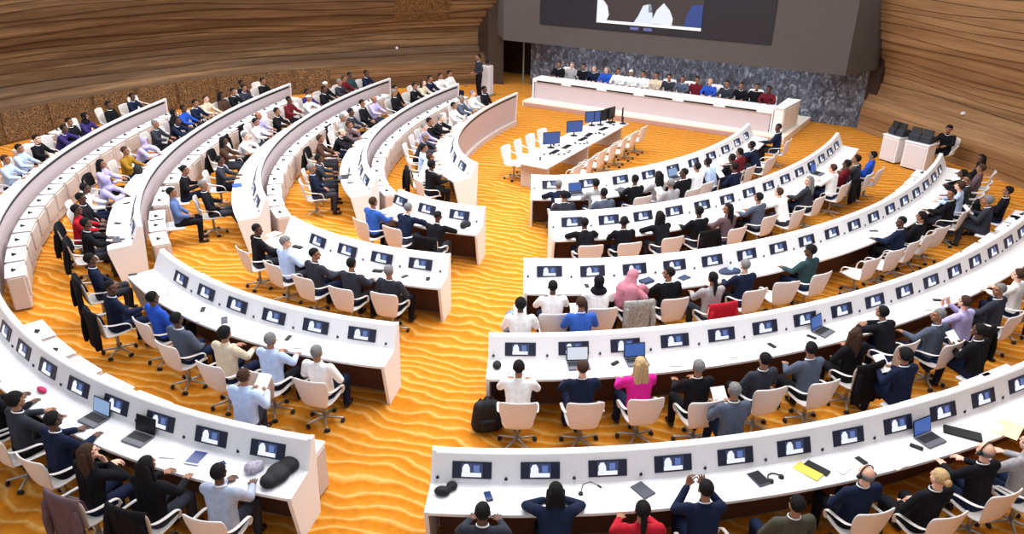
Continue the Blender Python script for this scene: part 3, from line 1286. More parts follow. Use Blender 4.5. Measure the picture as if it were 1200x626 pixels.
# monitor: bezel and picture, built flat in x (width) and y (up), facing +z
b = MB()
b.box((0, 0, .006), (.47, .205, .014), None, .004)
MON = b.mesh('monitor_bezel')
b = MB()
b.box((0, 0, .0155), (.255, .165, .005))
SCRM = b.mesh('monitor_picture')
b = MB()
b.box((-.005, -.055, .019), (.235, .05, .003))
b.add([(-.115, -.06, .0205), (-.02, -.06, .0205), (-.025, .03, .0205), (-.05, .075, .0205), (-.09, .07, .0205), (-.115, .03, .0205)], [(0, 1, 2, 3, 4, 5)])
SCRFIG = b.mesh('monitor_white')
b = MB()
b.box((.055, .02, .0185), (.07, .08, .003))
SCRBLUE = b.mesh('monitor_blue')
E_BG = emit('monitor picture dark blue', (52, 66, 104), .8)
E_WH = emit('monitor picture white', (240, 244, 255), 1.0)
E_BL = emit('monitor picture blue', (96, 124, 190), .9)
# gooseneck microphone stub
b = MB()
b.cyl((0, 0, 0), .022, .018, 12, .016)
b.cap((0, 0, .012), .010, (0, -.012, .035), .009, 8)
MIC = b.mesh('headset_socket', True)


def panel_matrix(row, s, base, t=.52):
    (x, y), n = row.at(s)
    zl = Vector((.335 * n[0], .335 * n[1], .15)).normalized()
    yl = Vector((-.15 * n[0], -.15 * n[1], .335)).normalized()
    xl = yl.cross(zl)
    off, z = .095 + (.245 - .095) * t, 1.135 + (.80 - 1.135) * t
    p = Vector((x + n[0] * off, y + n[1] * off, z)) - Vector(base)
    M = Matrix(((xl.x, yl.x, zl.x, p.x), (xl.y, yl.y, zl.y, p.y), (xl.z, yl.z, zl.z, p.z), (0, 0, 0, 1)))
    return M


def part_sweep(name, row, s0, s1, prof, material, root, step=.3):
    V, F = sweep(row, s0, s1, prof, root.location, step)
    return link_obj(name, fix_normals(new_mesh(name, V, F)), root, material)


PITCH_SEAT = .80
for (w, k), (s0, s1) in EXT.items():
    row = RW[w, k]
    sm = .5 * (s0 + s1)
    (x, y), n = row.at(sm, .3)
    root = empty('conference_desk', (x, y, 0))
    lab = {'R': 'long curved white desk with monitors, %s', 'L': 'short curved white desk between the two aisles, %s', 'F': 'long curved white desk by the lattice wall, %s'}[w]
    if w == 'L':
        d = ['', '', 'shortest of them, nearest the podium', 'second from the podium', 'third from the podium', 'last, farthest from the podium'][k]
    elif w == 'F':
        d = ['', 'innermost by the podium', 'second outwards', 'third outwards', 'fourth outwards', 'outermost of them'][k]
    else:
        d = ['', 'nearest the podium in the right wing', 'second from the podium in the right wing', 'third from the podium in the right wing', 'fourth from the podium in the right wing', 'last of the right wing'][k]
    tag(root, lab % d, 'desk', 'curved conference desks')
    part_sweep('worktop', row, s0, s1, PROF_TOP, WHITE, root)
    part_sweep('front_panel', row, s0, s1, PROF_FRONT, PINK, root)
    part_sweep('shadow_gap', row, s0 + .1, s1 - .1, PROF_SLOT, BLACK, root)
    part_sweep('modesty_panel', row, s0 + .05, s1 - .05, PROF_MOD, BROWN, root)
    if k == 1:
        part_sweep('plinth', row, s0 + .02, s1 - .02, [(-.03, .15), (.12, .15), (.12, 0), (-.03, 0)], BODYM, root)
    else:
        part_sweep('plinth', row, s0 + .05, s1 - .05, PROF_KICK, GREYMETAL, root)
    for se, sg in ((s0, -1), (s1, 1)):
        (px, py), nn = row.at(se)
        tx, ty = (-nn[1], nn[0])
        V = []
        for o in (0, .05 * sg):
            for of, z in END_POLY:
                V.append((px + nn[0] * of + tx * o - x, py + nn[1] * of + ty * o - y, z))
        m = len(END_POLY)
        F = [tuple(range(m)), tuple(range(2 * m - 1, m - 1, -1))] + [(i, (i + 1) % m, m + (i + 1) % m, m + i) for i in range(m)]
        link_obj('end_panel', fix_normals(new_mesh('end_panel', V, F)), root, WHITE)
    # monitors
    L = s1 - s0
    if w == 'R':
        ss = [s0 + .43 + PITCH_SEAT * i for i in range(int((L - .2) / PITCH_SEAT))]
        if k == 1:
            ss = [s0 + .43 + .86 * i for i in range(int((L - .2) / .86))]
    elif w == 'L':
        ss = [s1 - .50 - PITCH_SEAT * i for i in range(int((L - .1) / PITCH_SEAT))]
        if k == 2:
            ss = [s1 - .50 - PITCH_SEAT * i for i in range(3)]
    else:
        ss = [s1 - .50 - PITCH_SEAT * i for i in range(6)] if k < 5 else []
    for s in ss:
        M = panel_matrix(row, s, root.location)
        qx, qy = pix(*(M.translation + root.location))
        if not (-40 < qx < 1240 and -20 < qy < 660):
            continue
        mo = link_obj('monitor', MON, root, BEZEL)
        mo.matrix_local = M
        for nm, me, mt in (('picture', SCRM, E_BG), ('picture_figure', SCRFIG, E_WH), ('picture_figure', SCRBLUE, E_BL)):
            link_obj(nm, me, mo, mt)
        (mx, my), nn = row.at(s + .40 * (1 if w != 'R' else -1), .215)
        mi = link_obj('headset_socket', MIC, root, BLACK)
        mi.location = (mx - x, my - y, .86)
        mi.rotation_euler = (0, 0, heading(nn))

# ------------------------------------------------------------------ adviser seat boxes
b = MB()
b.box((0, .0, .36), (.71, .30, .68), None, .03)
BX_BODY = b.mesh('box_body')
b = MB()
b.box((0, 0, .71), (.69, .34, .04), None, .016)
BX_TOP = b.mesh('box_top')
b = MB()
b.box((0, .165, .46), (.60, .035, .40), None, .012)
BX_FLAP = b.mesh('box_flap')
b = MB()
b.box((0, .34, .43), (.50, .40, .05), None, .018)
BX_SEAT = b.mesh('box_seat')
b = MB()
b.cyl((.05, -.02, .727), .045, .02, 14, .04)
b.tube([(.05, -.02, .745), (.06, -.04, .775), (.10, -.05, .76), (.12, -.03, .735)], .011, 6)
BX_SOCK = b.mesh('box_socket')


def seat_box(x, y, rz, label, open_seat):
    r = empty('adviser_seat', (x, y, 0), rz)
    link_obj('backrest_box', BX_BODY, r, BODYM)
    link_obj('top_panel', BX_TOP, r, WHITE)
    link_obj('headset_socket', BX_SOCK, r, BLACK)
    link_obj('folding_seat', BX_SEAT if open_seat else BX_FLAP, r, BODYM if not open_seat else WHITE)
    tag(r, label, 'seat', 'white adviser seat boxes in front of the desks')
    return r

# ------------------------------------------------------------------ who sits where: photo position of the head, clothing, hair, pose, skin, extras
SEATED = {
    ('R', 5): [(565, 600, 'charcoal', 'short-k', 'desk', 'd', ''), (650, 574, 'navy', 'long-k', 'lean', 'm', ''), (753, 598, 'red', 'pony-k', 'desk', 'm', ''), (826, 573, 'navy', 'short-k', 'phone', 'm', ''),
               (934, 592, 'olive', 'short-k', 'lap', 'm', ''), (1015, 555, 'navy', 'ring-g', 'lap', 'l', 'P'), (1101, 560, 'black', 'bun-y', 'lap', 'l', ''), (1156, 528, 'black', 'ring-g', 'desk', 'l', 'P'), (1204, 520, 'grey', 'short-b', 'desk', 'l', '')],
    ('R', 4): [(608, 431, 'white', 'short-k', 'desk', 'm', ''), (683, 431, 'navy', 'short-b', 'desk', 'l', ''), (750, 427, 'magenta', 'long-y', 'desk', 'l', ''), (820, 432, 'black', 'short-g', 'desk', 'm', ''),
               (896, 422, 'charcoal', 'short-k', 'lap', 'm', ''), (955, 413, 'slate', 'short-k', 'chin', 'm', ''), (1003, 392, 'black', 'long-b', 'turnr', 'm', 'C'), (1031, 364, 'black', 'short-k', 'lean', 'm', ''),
               (1099, 370, 'slate', 'short-g', 'turnl', 'm', ''), (1130, 354, 'lilac', 'short-b', 'phone', 'l', 'C'), (1171, 340, 'charcoal', 'short-g', 'turnl', 'm', ''), (1193, 322, 'white', 'short-b', 'desk', 'l', 'C')],
    ('R', 3): [(648, 337, 'white', 'short-k', 'desk', 'd', ''), (703, 330, 'white', 'scarf-black', 'desk', 'm', ''), (754, 322, 'rose', 'shawl-rose', 'turnr', 'm', 'G'), (777, 313, 'black', 'short-k', 'turnl', 'm', 'N'), (821, 328, 'grey', 'pony-k', 'desk', 'm', 'X'),
               (873, 311, 'navy', 'short-g', 'desk', 'l', ''), (949, 294, 'green', 'full-k', 'turnl', 'd', ''), (1046, 257, 'navy', 'short-k', 'turnl', 'd', ''), (1066, 250, 'black', 'short-k', 'lap', 'm', ''),
               (1088, 221, 'black', 'short-k', 'turnl', 'm', ''), (1101, 213, 'lightblue', 'full-b', 'desk', 'l', 'C'), (1097, 196, 'black', 'short-k', 'lean', 'd', ''), (1122, 206, 'charcoal', 'short-k', 'turnl', 'm', ''), (1140, 200, 'plum', 'short-b', 'lap', 'm', ''), (1149, 186, 'black', 'long-k', 'turnl', 'd', '')],
    ('R', 2): [(673, 245, 'black', 'short-k', 'lean', 'd', ''), (731, 260, 'black', 'short-k', 'desk', 'd', 'P'), (760, 245, 'black', 'long-k', 'lean', 'd', ''), (807, 241, 'black', 'short-k', 'desk', 'd', 'C'), (852, 245, 'plum', 'long-k', 'turnl', 'm', ''),
               (868, 224, 'slate', 'short-k', 'desk', 'm', ''), (915, 226, 'white', 'short-b', 'lean', 'l', ''), (941, 210, 'charcoal', 'long-g', 'turnl', 'l', ''), (970, 194, 'white', 'short-b', 'desk', 'l', ''), (989, 194, 'darkred', 'short-k', 'lap', 'd', 'C'),
               (1006, 185, 'charcoal', 'short-k', 'desk', 'm', ''), (1021, 184, 'royal', 'short-k', 'lap', 'm', '')],
    ('R', 1): [(650, 208, 'navy', 'short-g', 'lean', 'm', ''), (689, 208, 'grey', 'short-k', 'desk', 'm', ''), (736, 205, 'black', 'short-k', 'desk', 'd', ''), (766, 204, 'grey', 'long-k', 'desk', 'm', ''), (790, 192, 'white', 'short-k', 'desk', 'm', ''),
               (809, 201, 'black', 'short-k', 'turnl', 'd', ''), (833, 187, 'lightblue', 'short-k', 'lean', 'd', 'C'), (847, 185, 'black', 'short-k', 'lap', 'd', ''), (859, 178, 'darkred', 'short-k', 'desk', 'm', ''), (881, 170, 'navy', 'short-k', 'lean', 'd', ''), (895, 147, 'navy', 'short-k', 'turnl', 'd', '')],
    ('L', 2): [(441, 238, 'blueblazer', 'short-b', 'desk', 'm', ''), (487, 238, 'navy', 'short-g', 'lean', 'l', ''), (508, 258, 'black', 'cap-k', 'lean', 'd', 'C')],
    ('L', 3): [(317, 265, 'black', 'short-k', 'turnr', 'd', ''), (335, 284, 'lightblue', 'full-g', 'turnr', 'l', ''), (369, 298, 'charcoal', 'short-k', 'turnr', 'm', ''), (412, 309, 'charcoal', 'short-k', 'desk', 'm', ''), (456, 318, 'charcoal', 'short-g', 'lap', 'm', '')],
    ('L', 4): [(130, 337, 'navy', 'short-k', 'turnr', 'd', 'C'), (180, 349, 'royal', 'short-k', 'lap', 'd', ''), (207, 374, 'slate', 'short-k', 'lap', 'd', ''), (264, 391, 'beige', 'full-k', 'desk', 'm', ''), (317, 398, 'lightblue', 'short-g', 'desk', 'm', ''), (371, 413, 'white', 'short-g', 'lap', 'm', '')],
    ('L', 5): [(-4, 452, 'black', 'short-k', 'desk', 'd', ''), (30, 458, 'charcoal', 'full-k', 'desk', 'm', ''), (76, 484, 'navy', 'short-k', 'desk', 'd', ''), (103, 530, 'black', 'long-b', 'chin', 'l', 'S'), (173, 545, 'black', 'long-k', 'desk', 'm', 'C'), (273, 537, 'checkgrey', 'short-k', 'desk', 'd', '')],
    ('F', 5): [(7, 187, 'lightblue', 'short-b', 'desk', 'm', ''), (23, 174, 'lightblue', 'short-k', 'desk', 'm', ''), (43, 163, 'black', 'short-k', 'desk', 'l', ''), (53, 150, 'purple', 'short-k', 'lean', 'd', ''), (91, 141, 'black', 'short-k', 'lap', 'm', ''), (101, 139, 'purple', 'scarf-black', 'desk', 'm', ''),
               (127, 123, 'black', 'short-k', 'lap', 'd', ''), (155, 113, 'navy', 'short-k', 'desk', 'd', '')],
    ('F', 4): [(138, 136, 'navy', 'short-k', 'lean', 'd', ''), (178, 134, 'black', 'scarf-black', 'desk', 'm', ''), (190, 141, 'charcoal', 'short-g', 'desk', 'm', ''), (203, 132, 'royal', 'short-k', 'desk', 'd', ''), (233, 116, 'navy', 'short-k', 'desk', 'm', ''), (241, 116, 'beige', 'short-b', 'desk', 'l', ''),
               (257, 114, 'brown', 'long-k', 'lap', 'd', ''), (269, 109, 'black', 'short-k', 'desk', 'm', ''), (275, 99, 'black', 'short-k', 'lap', 'd', ''), (303, 102, 'charcoal', 'short-k', 'desk', 'm', ''), (314, 96, 'black', 'short-k', 'desk', 'm', ''),
               (170, 165, 'lilac', 'scarf-lilac', 'lean', 'm', ''), (147, 177, 'mustard', 'short-b', 'desk', 'm', ''), (119, 192, 'lilac', 'long-k', 'desk', 'm', 'C'), (124, 216, 'lilac', 'scarf-lilac', 'lean', 'd', ''), (102, 218, 'white', 'short-k', 'desk', 'd', ''), (96, 230, 'black', 'short-k', 'lap', 'd', ''), (90, 246, 'red', 'short-k', 'desk', 'd', 'C'), (101, 262, 'black', 'short-k', 'desk', 'd', 'C'), (116, 302, 'navy', 'short-k', 'lap', 'd', 'C')],
    ('F', 3): [(328, 104, 'white', 'cap-w', 'lean', 'm', ''), (336, 114, 'darkred', 'short-k', 'desk', 'd', ''), (346, 98, 'black', 'cap-w', 'desk', 'm', ''), (362, 105, 'purple', 'short-k', 'desk', 'd', ''), (376, 106, 'black', 'short-k', 'desk', 'd', ''), (385, 101, 'charcoal', 'short-g', 'desk', 'm', ''), (395, 95, 'darkred', 'short-b', 'desk', 'm', ''),
               (410, 88, 'green', 'short-k', 'lap', 'd', ''), (429, 86, 'navy', 'short-k', 'desk', 'd', ''), (294, 135, 'lilac', 'ring-k', 'desk', 'm', ''), (300, 143, 'white', 'short-k', 'desk', 'm', ''), (324, 131, 'black', 'short-k', 'desk', 'm', ''), (279, 160, 'white', 'short-g', 'lean', 'l', ''), (262, 165, 'brown', 'long-k', 'desk', 'd', 'C'),
               (258, 188, 'charcoal', 'short-k', 'desk', 'd', ''), (238, 217, 'black', 'short-g', 'lounge', 'm', '')],
    ('F', 2): [(427, 116, 'lilac', 'ring-k', 'desk', 'm', ''), (418, 120, 'black', 'short-k', 'lap', 'm', ''), (403, 131, 'charcoal', 'short-k', 'desk', 'd', ''), (392, 138, 'grey', 'short-g', 'desk', 'm', ''), (400, 146, 'plum', 'short-b', 'lean', 'm', ''), (399, 155, 'black', 'ring-k', 'lean', 'l', ''), (452, 104, 'black', 'short-k', 'lap', 'm', ''),
               (468, 106, 'black', 'short-g', 'lap', 'm', ''), (483, 102, 'black', 'short-k', 'desk', 'm', ''), (496, 97, 'beige', 'long-b', 'desk', 'l', ''), (508, 91, 'navy', 'short-k', 'desk', 'm', ''), (517, 89, 'white', 'short-k', 'desk', 'm', ''), (525, 88, 'white', 'short-k', 'lap', 'm', ''),
               (373, 163, 'brown', 'short-b', 'desk', 'm', 'C'), (374, 186, 'charcoal', 'short-k', 'desk', 'd', ''), (365, 197, 'navy', 'short-g', 'lap', 'm', '')],
    ('F', 1): [(554, 110, 'white', 'short-g', 'desk', 'l', ''), (541, 116, 'slate', 'short-g', 'desk', 'm', ''), (532, 124, 'white', 'short-k', 'desk', 'm', ''), (517, 139, 'black', 'short-g', 'lean', 'l', ''), (503, 143, 'black', 'short-k', 'desk', 'm', ''), (498, 148, 'lilac', 'short-g', 'desk', 'l', ''), (493, 160, 'charcoal', 'short-g', 'lean', 'm', ''),
               (499, 176, 'lightblue', 'short-k', 'desk', 'm', ''), (487, 184, 'white', 'short-b', 'lean', 'm', 'C'), (504, 192, 'black', 'full-k', 'desk', 'd', ''), (578, 106, 'black', 'short-k', 'lap', 'd', '')],
}
ADVISERS = {
    ('R', 2): [(662, 231, 'charcoal', 'short-k', 'read', 'm'), (705, 224, 'slate', 'short-k', 'read', 'd'), (800, 221, 'grey', 'short-g', 'read', 'm'), (868, 198, 'navy', 'short-k', 'read', 'd')],
    ('R', 4): [(610, 366, 'white', 'full-k', 'read', 'd'), (683, 361, 'blueblazer', 'short-b', 'read', 'm'), (1184, 241, 'charcoal', 'full-g', 'read', 'm'), (1192, 226, 'black', 'short-k', 'lap', 'm')],
    ('R', 5): [(874, 473, 'slate', 'short-g', 'read', 'm'), (1094, 437, 'navy', 'full-k', 'read', 'm'), (1190, 407, 'black', 'short-k', 'read', 'd')],
    ('L', 5): [(272, 453, 'lightblue', 'short-b', 'read', 'm')],
    ('F', 4): [(184, 201, 'black', 'short-k', 'read', 'm'), (178, 228, 'denim', 'short-k', 'lap', 'm')],
}
EMPTY_CHAIRS = [('F', 5, 75, 154), ('F', 5, 112, 140), ('F', 5, 144, 122), ('F', 4, 294, 105), ('F', 2, 484, 110), ('R', 3, 898, 330), ('R', 3, 985, 303), ('R', 3, 1010, 285), ('R', 3, 1030, 280), ('R', 1, 870, 190), ('F', 3, 309, 148)]

WING = {'R': 'right-wing', 'L': 'middle', 'F': 'left-wing'}
NP_H = {}


def label_person(top, hair, pose, where, phones=False):
    return ('%s person in %s, %s%s' % (hair_word(hair), CLOTH_WORD[top], 'with headphones, ' if phones else '', where)).strip()


def ordinal(i):
    return ORD[min(i, len(ORD) - 1)]


TAKEN = {}
SEAT_S = {}
for (w, k), lst in SEATED.items():
    row = RW[w, k]
    s0, s1 = EXT[w, k]
    seats = []
    for (px, py, top, hair, pose, skin, fl_) in lst:
        p = POSES[pose]
        x, y = W((px, py), p['hd'].z)
        s, off = row.near(x, y)
        off = off + p['hd'].y
        off = min(1.42, max(1.05, off))
        if pose == 'lean':
            off = min(1.2, off)
        seats.append([s, off, top, hair, pose, skin, fl_])
    # keep neighbours a shoulder apart
    seats.sort(key=lambda q: q[0])
    for _ in range(60):
        for a, b in zip(seats, seats[1:]):
            d = b[0] - a[0]
            if d < .60:
                a[0] -= (.60 - d) / 2
                b[0] += (.60 - d) / 2
    # ordinals count people from the nearer aisle
    order = seats if w == 'R' else seats[::-1]
    SEAT_S[w, k] = [q[0] for q in order]
    for i, (s, off, top, hair, pose, skin, fl_) in enumerate(order):
        (x, y), n = row.at(s, off)
        rz = heading(n)
        where = '%s from the aisle at the %s desk' % (ordinal(i), ROWNAME[w][k])
        bx, by = pix(x, y, 1.0)
        near = by > 225
        r = person(x, y, 0, rz + random.uniform(-.08, .08), top, hair, pose, skin, random.choice(('black', 'charcoal', 'navy')), 'P' in fl_)
        tag(r, label_person(top, hair, pose, where, 'P' in fl_), 'person', 'delegates at the desks')
        (cx, cy), n = row.at(s, off + .03)
        chair(cx, cy, rz, 'white shell chair of the %s person from the aisle at the %s desk' % (ordinal(i), ROWNAME[w][k]), 'white swivel chairs', near)
        if 'C' in fl_:
            coat(cx, cy, rz, 'black coat over the chair of the %s person from the aisle, %s desk' % (ordinal(i), ROWNAME[w][k]), 'black')
        if 'X' in fl_:
            coat(cx, cy, rz, 'deep red coat hung over the chair of a ponytailed person', 'red')
        if 'G' in fl_:
            coat(cx, cy, rz, 'grey striped cloth over the chair of the rose-shawled person', 'stripes')
        if 'S' in fl_:
            coat(cx, cy, rz, 'brownish plum wrap hung over the chair of a long-brown-haired person', 'plum')
        TAKEN.setdefault((w, k), []).append(s)
n_e = {}
for (w, k, px, py) in EMPTY_CHAIRS:
    row = RW[w, k]
    s, off = row.near(*W((px, py), .65))
    off = min(1.6, max(1.1, off))
    # slide along the desk to the nearest free place
    for d in sorted(np.arange(-1.5, 1.55, .1), key=abs):
        if all(abs(s + d - q) > .56 for q in TAKEN.get((w, k), [])):
            s = s + d
            break
    TAKEN.setdefault((w, k), []).append(s)
    (x, y), n = row.at(s, off)
    n_e[w, k] = n_e.get((w, k), 0) + 1
    chair(x, y, heading(n) + random.uniform(-.25, .25), 'unoccupied white shell chair, %s listed empty one along the %s desk' % (ordinal(n_e[w, k] - 1), ROWNAME[w][k]), 'white swivel chairs', py > 200)

# adviser seat boxes: one every .84 m in front of the desks where the photo shows them
ADV_S = {}
for (w, k), lst in ADVISERS.items():
    row = RW[w, k]
    todo = []
    for (px, py, top, hair, pose, skin) in lst:
        p = POSES[pose]
        s, off = row.near(*W((px, py), p['hd'].z))
        todo.append((s, top, hair, pose, skin))
    todo.sort(key=lambda q: q[0] if w == 'R' else -q[0])
    for i, (s, top, hair, pose, skin) in enumerate(todo):
        (x, y), n = row.at(s, -.70)
        rz = heading(n)
        r = person(x, y, 0, rz, top, hair, pose, skin, random.choice(('black', 'charcoal', 'navy')))
        tag(r, '%s person in %s on a box seat, %s before the %s desk' % (hair_word(hair), CLOTH_WORD[top], ordinal(i), ROWNAME[w][k]), 'person', 'advisers on the box seats')
        ADV_S.setdefault((w, k), []).append(s)
        if pose == 'read':
            f = Vector((-n[0], -n[1], 0))
            b = MB()
            b.box((0, 0, 0), (.21, .29, .006), Matrix.Rotation(.7, 3, 'X'))
            o = b.obj('paper_sheet', PAPER)
            o.location = Vector((x, y, .90)) + f * .42
            o.rotation_euler = (0, 0, rz)
            tag(o, 'white sheet of paper held by the %s-clad adviser before the %s desk' % (top, ROWNAME[w][k]), 'paper')

for (w, k) in EXT:
    if k == 1:
        continue
    row = RW[w, k]
    s0, s1 = EXT[w, k]
    if w == 'R':
        t0 = {2: 300, 3: 232, 4: 222, 5: 214}[k]
        a0 = max(s0 + .4, float(np.interp(R(t0), row.t, row.s)))
        ss = list(np.arange(a0, s1 - .3, .84))
    elif w == 'L':
        ss = list(np.arange(s1 - .40, s0 + .3, -.84))
        ss = {2: [], 3: [], 4: [q for j, q in enumerate(ss) if q < s1 - 2.0], 5: ss}[k]
    else:
        ss = list(np.arange(s1 - .25, s0 + .3, -.84))
    adv = ADV_S.get((w, k), [])
    ss = [q for q in ss if all(abs(q - a) > .44 for a in adv)] + adv
    ss.sort(reverse=(w != 'R'))
    cnt = 0
    for s in ss:
        (x, y), n = row.at(s, -.27)
        qx, qy = pix(x, y, .7)
        if not (-15 < qx < 1215 and qy < 640):
            continue
        seat_box(x, y, heading(n), 'white box seat with black headset socket, %s from the aisle before the %s desk' % (ordinal(cnt), ROWNAME[w][k]), s in adv)
        cnt += 1
# dark coats thrown over some of the box seats
for (w, k, q, lab) in (('F', 4, (242, 158), 'black coat thrown over a box seat before the fourth left-wing desk, nearer the aisle'), ('F', 4, (266, 146), 'black coat thrown over a box seat before the fourth left-wing desk, farther from the aisle'),
                       ('F', 3, (372, 146), 'black coat thrown over a box seat before the third left-wing desk')):
    s = RW[w, k].near(*W(q, .75))[0]
    (x, y), n = RW[w, k].at(s, -.27 + .17)
    o = coat(x, y, heading(n) + PI, lab, 'black')
    o.location = (x - n[0] * .0, y - n[1] * .0, -.20)
# the last boxes, by the lattice wall behind the outermost desk
row = RW['F', 5]
s_a = row.near(*W((5, 172), .72))[0]
cnt = 0
for s in np.arange(s_a, row.near(*W((72, 145), .72))[0], -.84):
    (x, y), n = row.at(s, 2.0)
    seat_box(x, y, heading(n), 'white box seat along the lattice wall, %s counting towards the podium' % ordinal(cnt), False)
    cnt += 1

# ------------------------------------------------------------------ podium
PZ = .22
pl = empty('podium_platform', (*uv2xy(3, .3), 0))
tag(pl, 'low pale platform carrying the long podium desk', 'platform')
pobj('deck', [(.5, 5.35), (.5, -4.75), (4.1, -4.95), (4.1, 5.35)], 0.0, PZ, mat('cream lacquer', (236, 226, 212), .5, .02), pl)
pobj('riser', [(.47, 5.3), (.47, -4.7), (.5, -4.7), (.5, 5.3)], .03, PZ - .06, mat('dusty rose riser', (176, 140, 132), .6, .03), pl)
pobj('deck_carpet', [(2.6, 5.2), (2.6, -4.1), (4.1, -4.2), (4.1, 5.2)], PZ, PZ + .012, mat('orange carpet', (222, 138, 26), .9, .12, 9), pl)
pd = empty('podium_desk', (*uv2xy(1.4, .5), PZ))
tag(pd, 'long straight rose-fronted desk on the platform below the big screen', 'desk')
VL, VR = 5.2, -4.15
pobj('worktop', [(1.1, VL), (.9, VR), (1.75, VR), (1.85, VL)], .96, 1.0, WHITE, pd)
pobj('front_panel', [(1.15, VL - .04), (.95, VR + .04), (1.0, VR + .04), (1.2, VL - .04)], PZ, .87, PINK, pd)
pobj('top_rail', [(1.1, VL), (.9, VR), (1.0, VR), (1.2, VL)], .87, .96, WHITE, pd)
n_s = 6
for i in range(n_s):
    a = VL - .15 + (VR - VL + .25) * i / n_s
    c = VL - .15 + (VR - VL + .25) * (i + .72) / n_s
    fa, fc = -.2 * (VL - a) / (VL - VR), -.2 * (VL - c) / (VL - VR)
    pobj('slot', [(1.088 + fa, a), (1.088 + fc, c), (1.12 + fc, c), (1.12 + fa, a)], .885, .94, BLACK, pd)
pobj('end_panel', [(1.1, VL + .05), (1.1, VL), (1.85, VL), (1.85, VL + .05)], PZ, 1.0, WHITE, pd)
pobj('end_panel', [(.92, VR), (.92, VR - .05), (1.75, VR - .05), (1.75, VR)], PZ, 1.0, WHITE, pd)
sb_ = empty('side_cabinet', (*uv2xy(1.9, -4.38), PZ))
tag(sb_, 'white box cabinet at the end of the podium desk', 'cabinet')
pobj('body', [(.95, -4.22), (.95, -4.52), (2.65, -4.72), (2.65, -4.30)], PZ, 1.06, WHITE, sb_)
pobj('top', [(.92, -4.21), (.92, -4.54), (2.68, -4.74), (2.68, -4.27)], 1.06, 1.10, WHITE, sb_)
for j in range(3):
    pobj('door', [(1.0 + j * .53, -4.555 - .0623 * j), (1.0 + j * .53, -4.50 - .0623 * j), (1.48 + j * .53, -4.55 - .0623 * j), (1.48 + j * .53, -4.61 - .0623 * j)], PZ + .06, 1.0, mat('off white door', (224, 220, 218), .5, .02), sb_)

PODIUM = [(669, 75, 'black', 'short-k', 'desk', 'm'), (676, 84, 'black', 'short-k', 'lap', 'm'), (689, 77, 'grey', 'short-g', 'lap', 'l'), (699, 86, 'navy', 'short-g', 'desk', 'l'), (709, 86, 'royal', 'short-g', 'desk', 'l'),
          (724, 81, 'white', 'short-k', 'desk', 'm'), (737, 88, 'white', 'short-k', 'desk', 'm'), (745, 82, 'white', 'cap-w', 'desk', 'm'), (756, 92, 'beige', 'short-k', 'desk', 'm'), (768, 92, 'charcoal', 'short-k', 'desk', 'm'), (794, 98, 'slate', 'short-k', 'desk', 'm'),
          (812, 93, 'darkred', 'short-k', 'lap', 'm'), (826, 99, 'royal', 'short-y', 'desk', 'l'), (853, 107, 'charcoal', 'short-k', 'desk', 'm'), (864, 104, 'black', 'short-k', 'desk', 'm'), (878, 100, 'black', 'short-k', 'lap', 'm')]
rzp = math.atan2(-sP, -cP) - PI / 2          # facing the hall
pv = sorted([[xy2uv(*W(q[:2], PZ + 1.2))[1], q] for q in PODIUM], key=lambda a: -a[0])
for _ in range(40):
    for a, c in zip(pv, pv[1:]):
        d = a[0] - c[0]
        if d < .52:
            a[0] += (.52 - d) / 2
            c[0] -= (.52 - d) / 2
for i, (v, (px, py, top, hair, pose, skin)) in enumerate(pv):
    x, y = uv2xy(2.25, v)
    r = person(x, y, PZ, rzp, top, hair, pose, skin)
    tag(r, '%s person in %s, %s along the podium from its passage end' % (hair_word(hair), CLOTH_WORD[top], ordinal(i)), 'person', 'people behind the podium desk')
    x, y = uv2xy(2.3, v)
    c = chair(x, y, rzp, 'white chair behind the podium, %s from its passage end' % ordinal(i), 'white swivel chairs', False)
    c.location.z = PZ
for i, (px, py) in enumerate([(651, 90), (778, 102), (803, 105), (838, 106), (890, 108)]):
    v = xy2uv(*W((px, py), PZ + .75))[1]
    x, y = uv2xy(2.95, v)
    c = chair(x, y, rzp, 'empty high-set white chair behind the podium, %s from the passage end' % ordinal(i), 'white swivel chairs', False)
    c.location.z = PZ
x, y = uv2xy(2.2, xy2uv(*W((909, 98), PZ + 1.25))[1])
tag(person(x, y, PZ, rzp, 'darkred', 'short-k', 'desk', 'd'), 'dark-haired person in dark red top seated by the podium cabinet', 'person')
c = chair(x, y, rzp, 'white chair of the dark-red-topped person by the podium cabinet', 'white swivel chairs', False)
c.location.z = PZ

# ------------------------------------------------------------------ secretariat table in the middle
x, y = uv2xy(-5.4, .13)
tb = empty('secretariat_table', (x, y, 0))
tag(tb, 'long white table in front of the podium, covered with screens', 'table')
u0, u1, va_, vb_ = -8.3, -2.55, .74, -.36
pobj('tabletop', [(u0, va_), (u0, vb_), (u1, vb_), (u1, va_)], .72, .76, WHITE, tb)
for u in (u0 + .35, -5.4, u1 - .3):
    pobj('leg', [(u - .04, va_ - .12), (u - .04, vb_ + .12), (u + .04, vb_ + .12), (u + .04, va_ - .12)], 0, .72, BODYM, tb)
pobj('cable_tray', [(u0 + .4, .2), (u0 + .4, .05), (u1 - .4, .05), (u1 - .4, .2)], .60, .70, GREYMETAL, tb)
rv0 = math.atan2(cP, -sP) - PI / 2           # facing +v
for i in range(7):
    x, y = uv2xy(-8.05 + .80 * i, -.88)
    chair(x, y, rv0 + .1 * math.sin(i * 2.), 'white shell chair, %s along the near side of the screen-covered table' % ordinal(i), 'white swivel chairs', True)
for i in range(4):
    x, y = uv2xy(-7.6 + .72 * i, 1.06)
    chair(x, y, rv0 + PI + .12 * math.sin(i * 1.7), 'white shell chair, %s along the far side of the screen-covered table' % ordinal(i), 'white swivel chairs', True)

BLUESCR = emit('blue display', (58, 104, 196), .55)


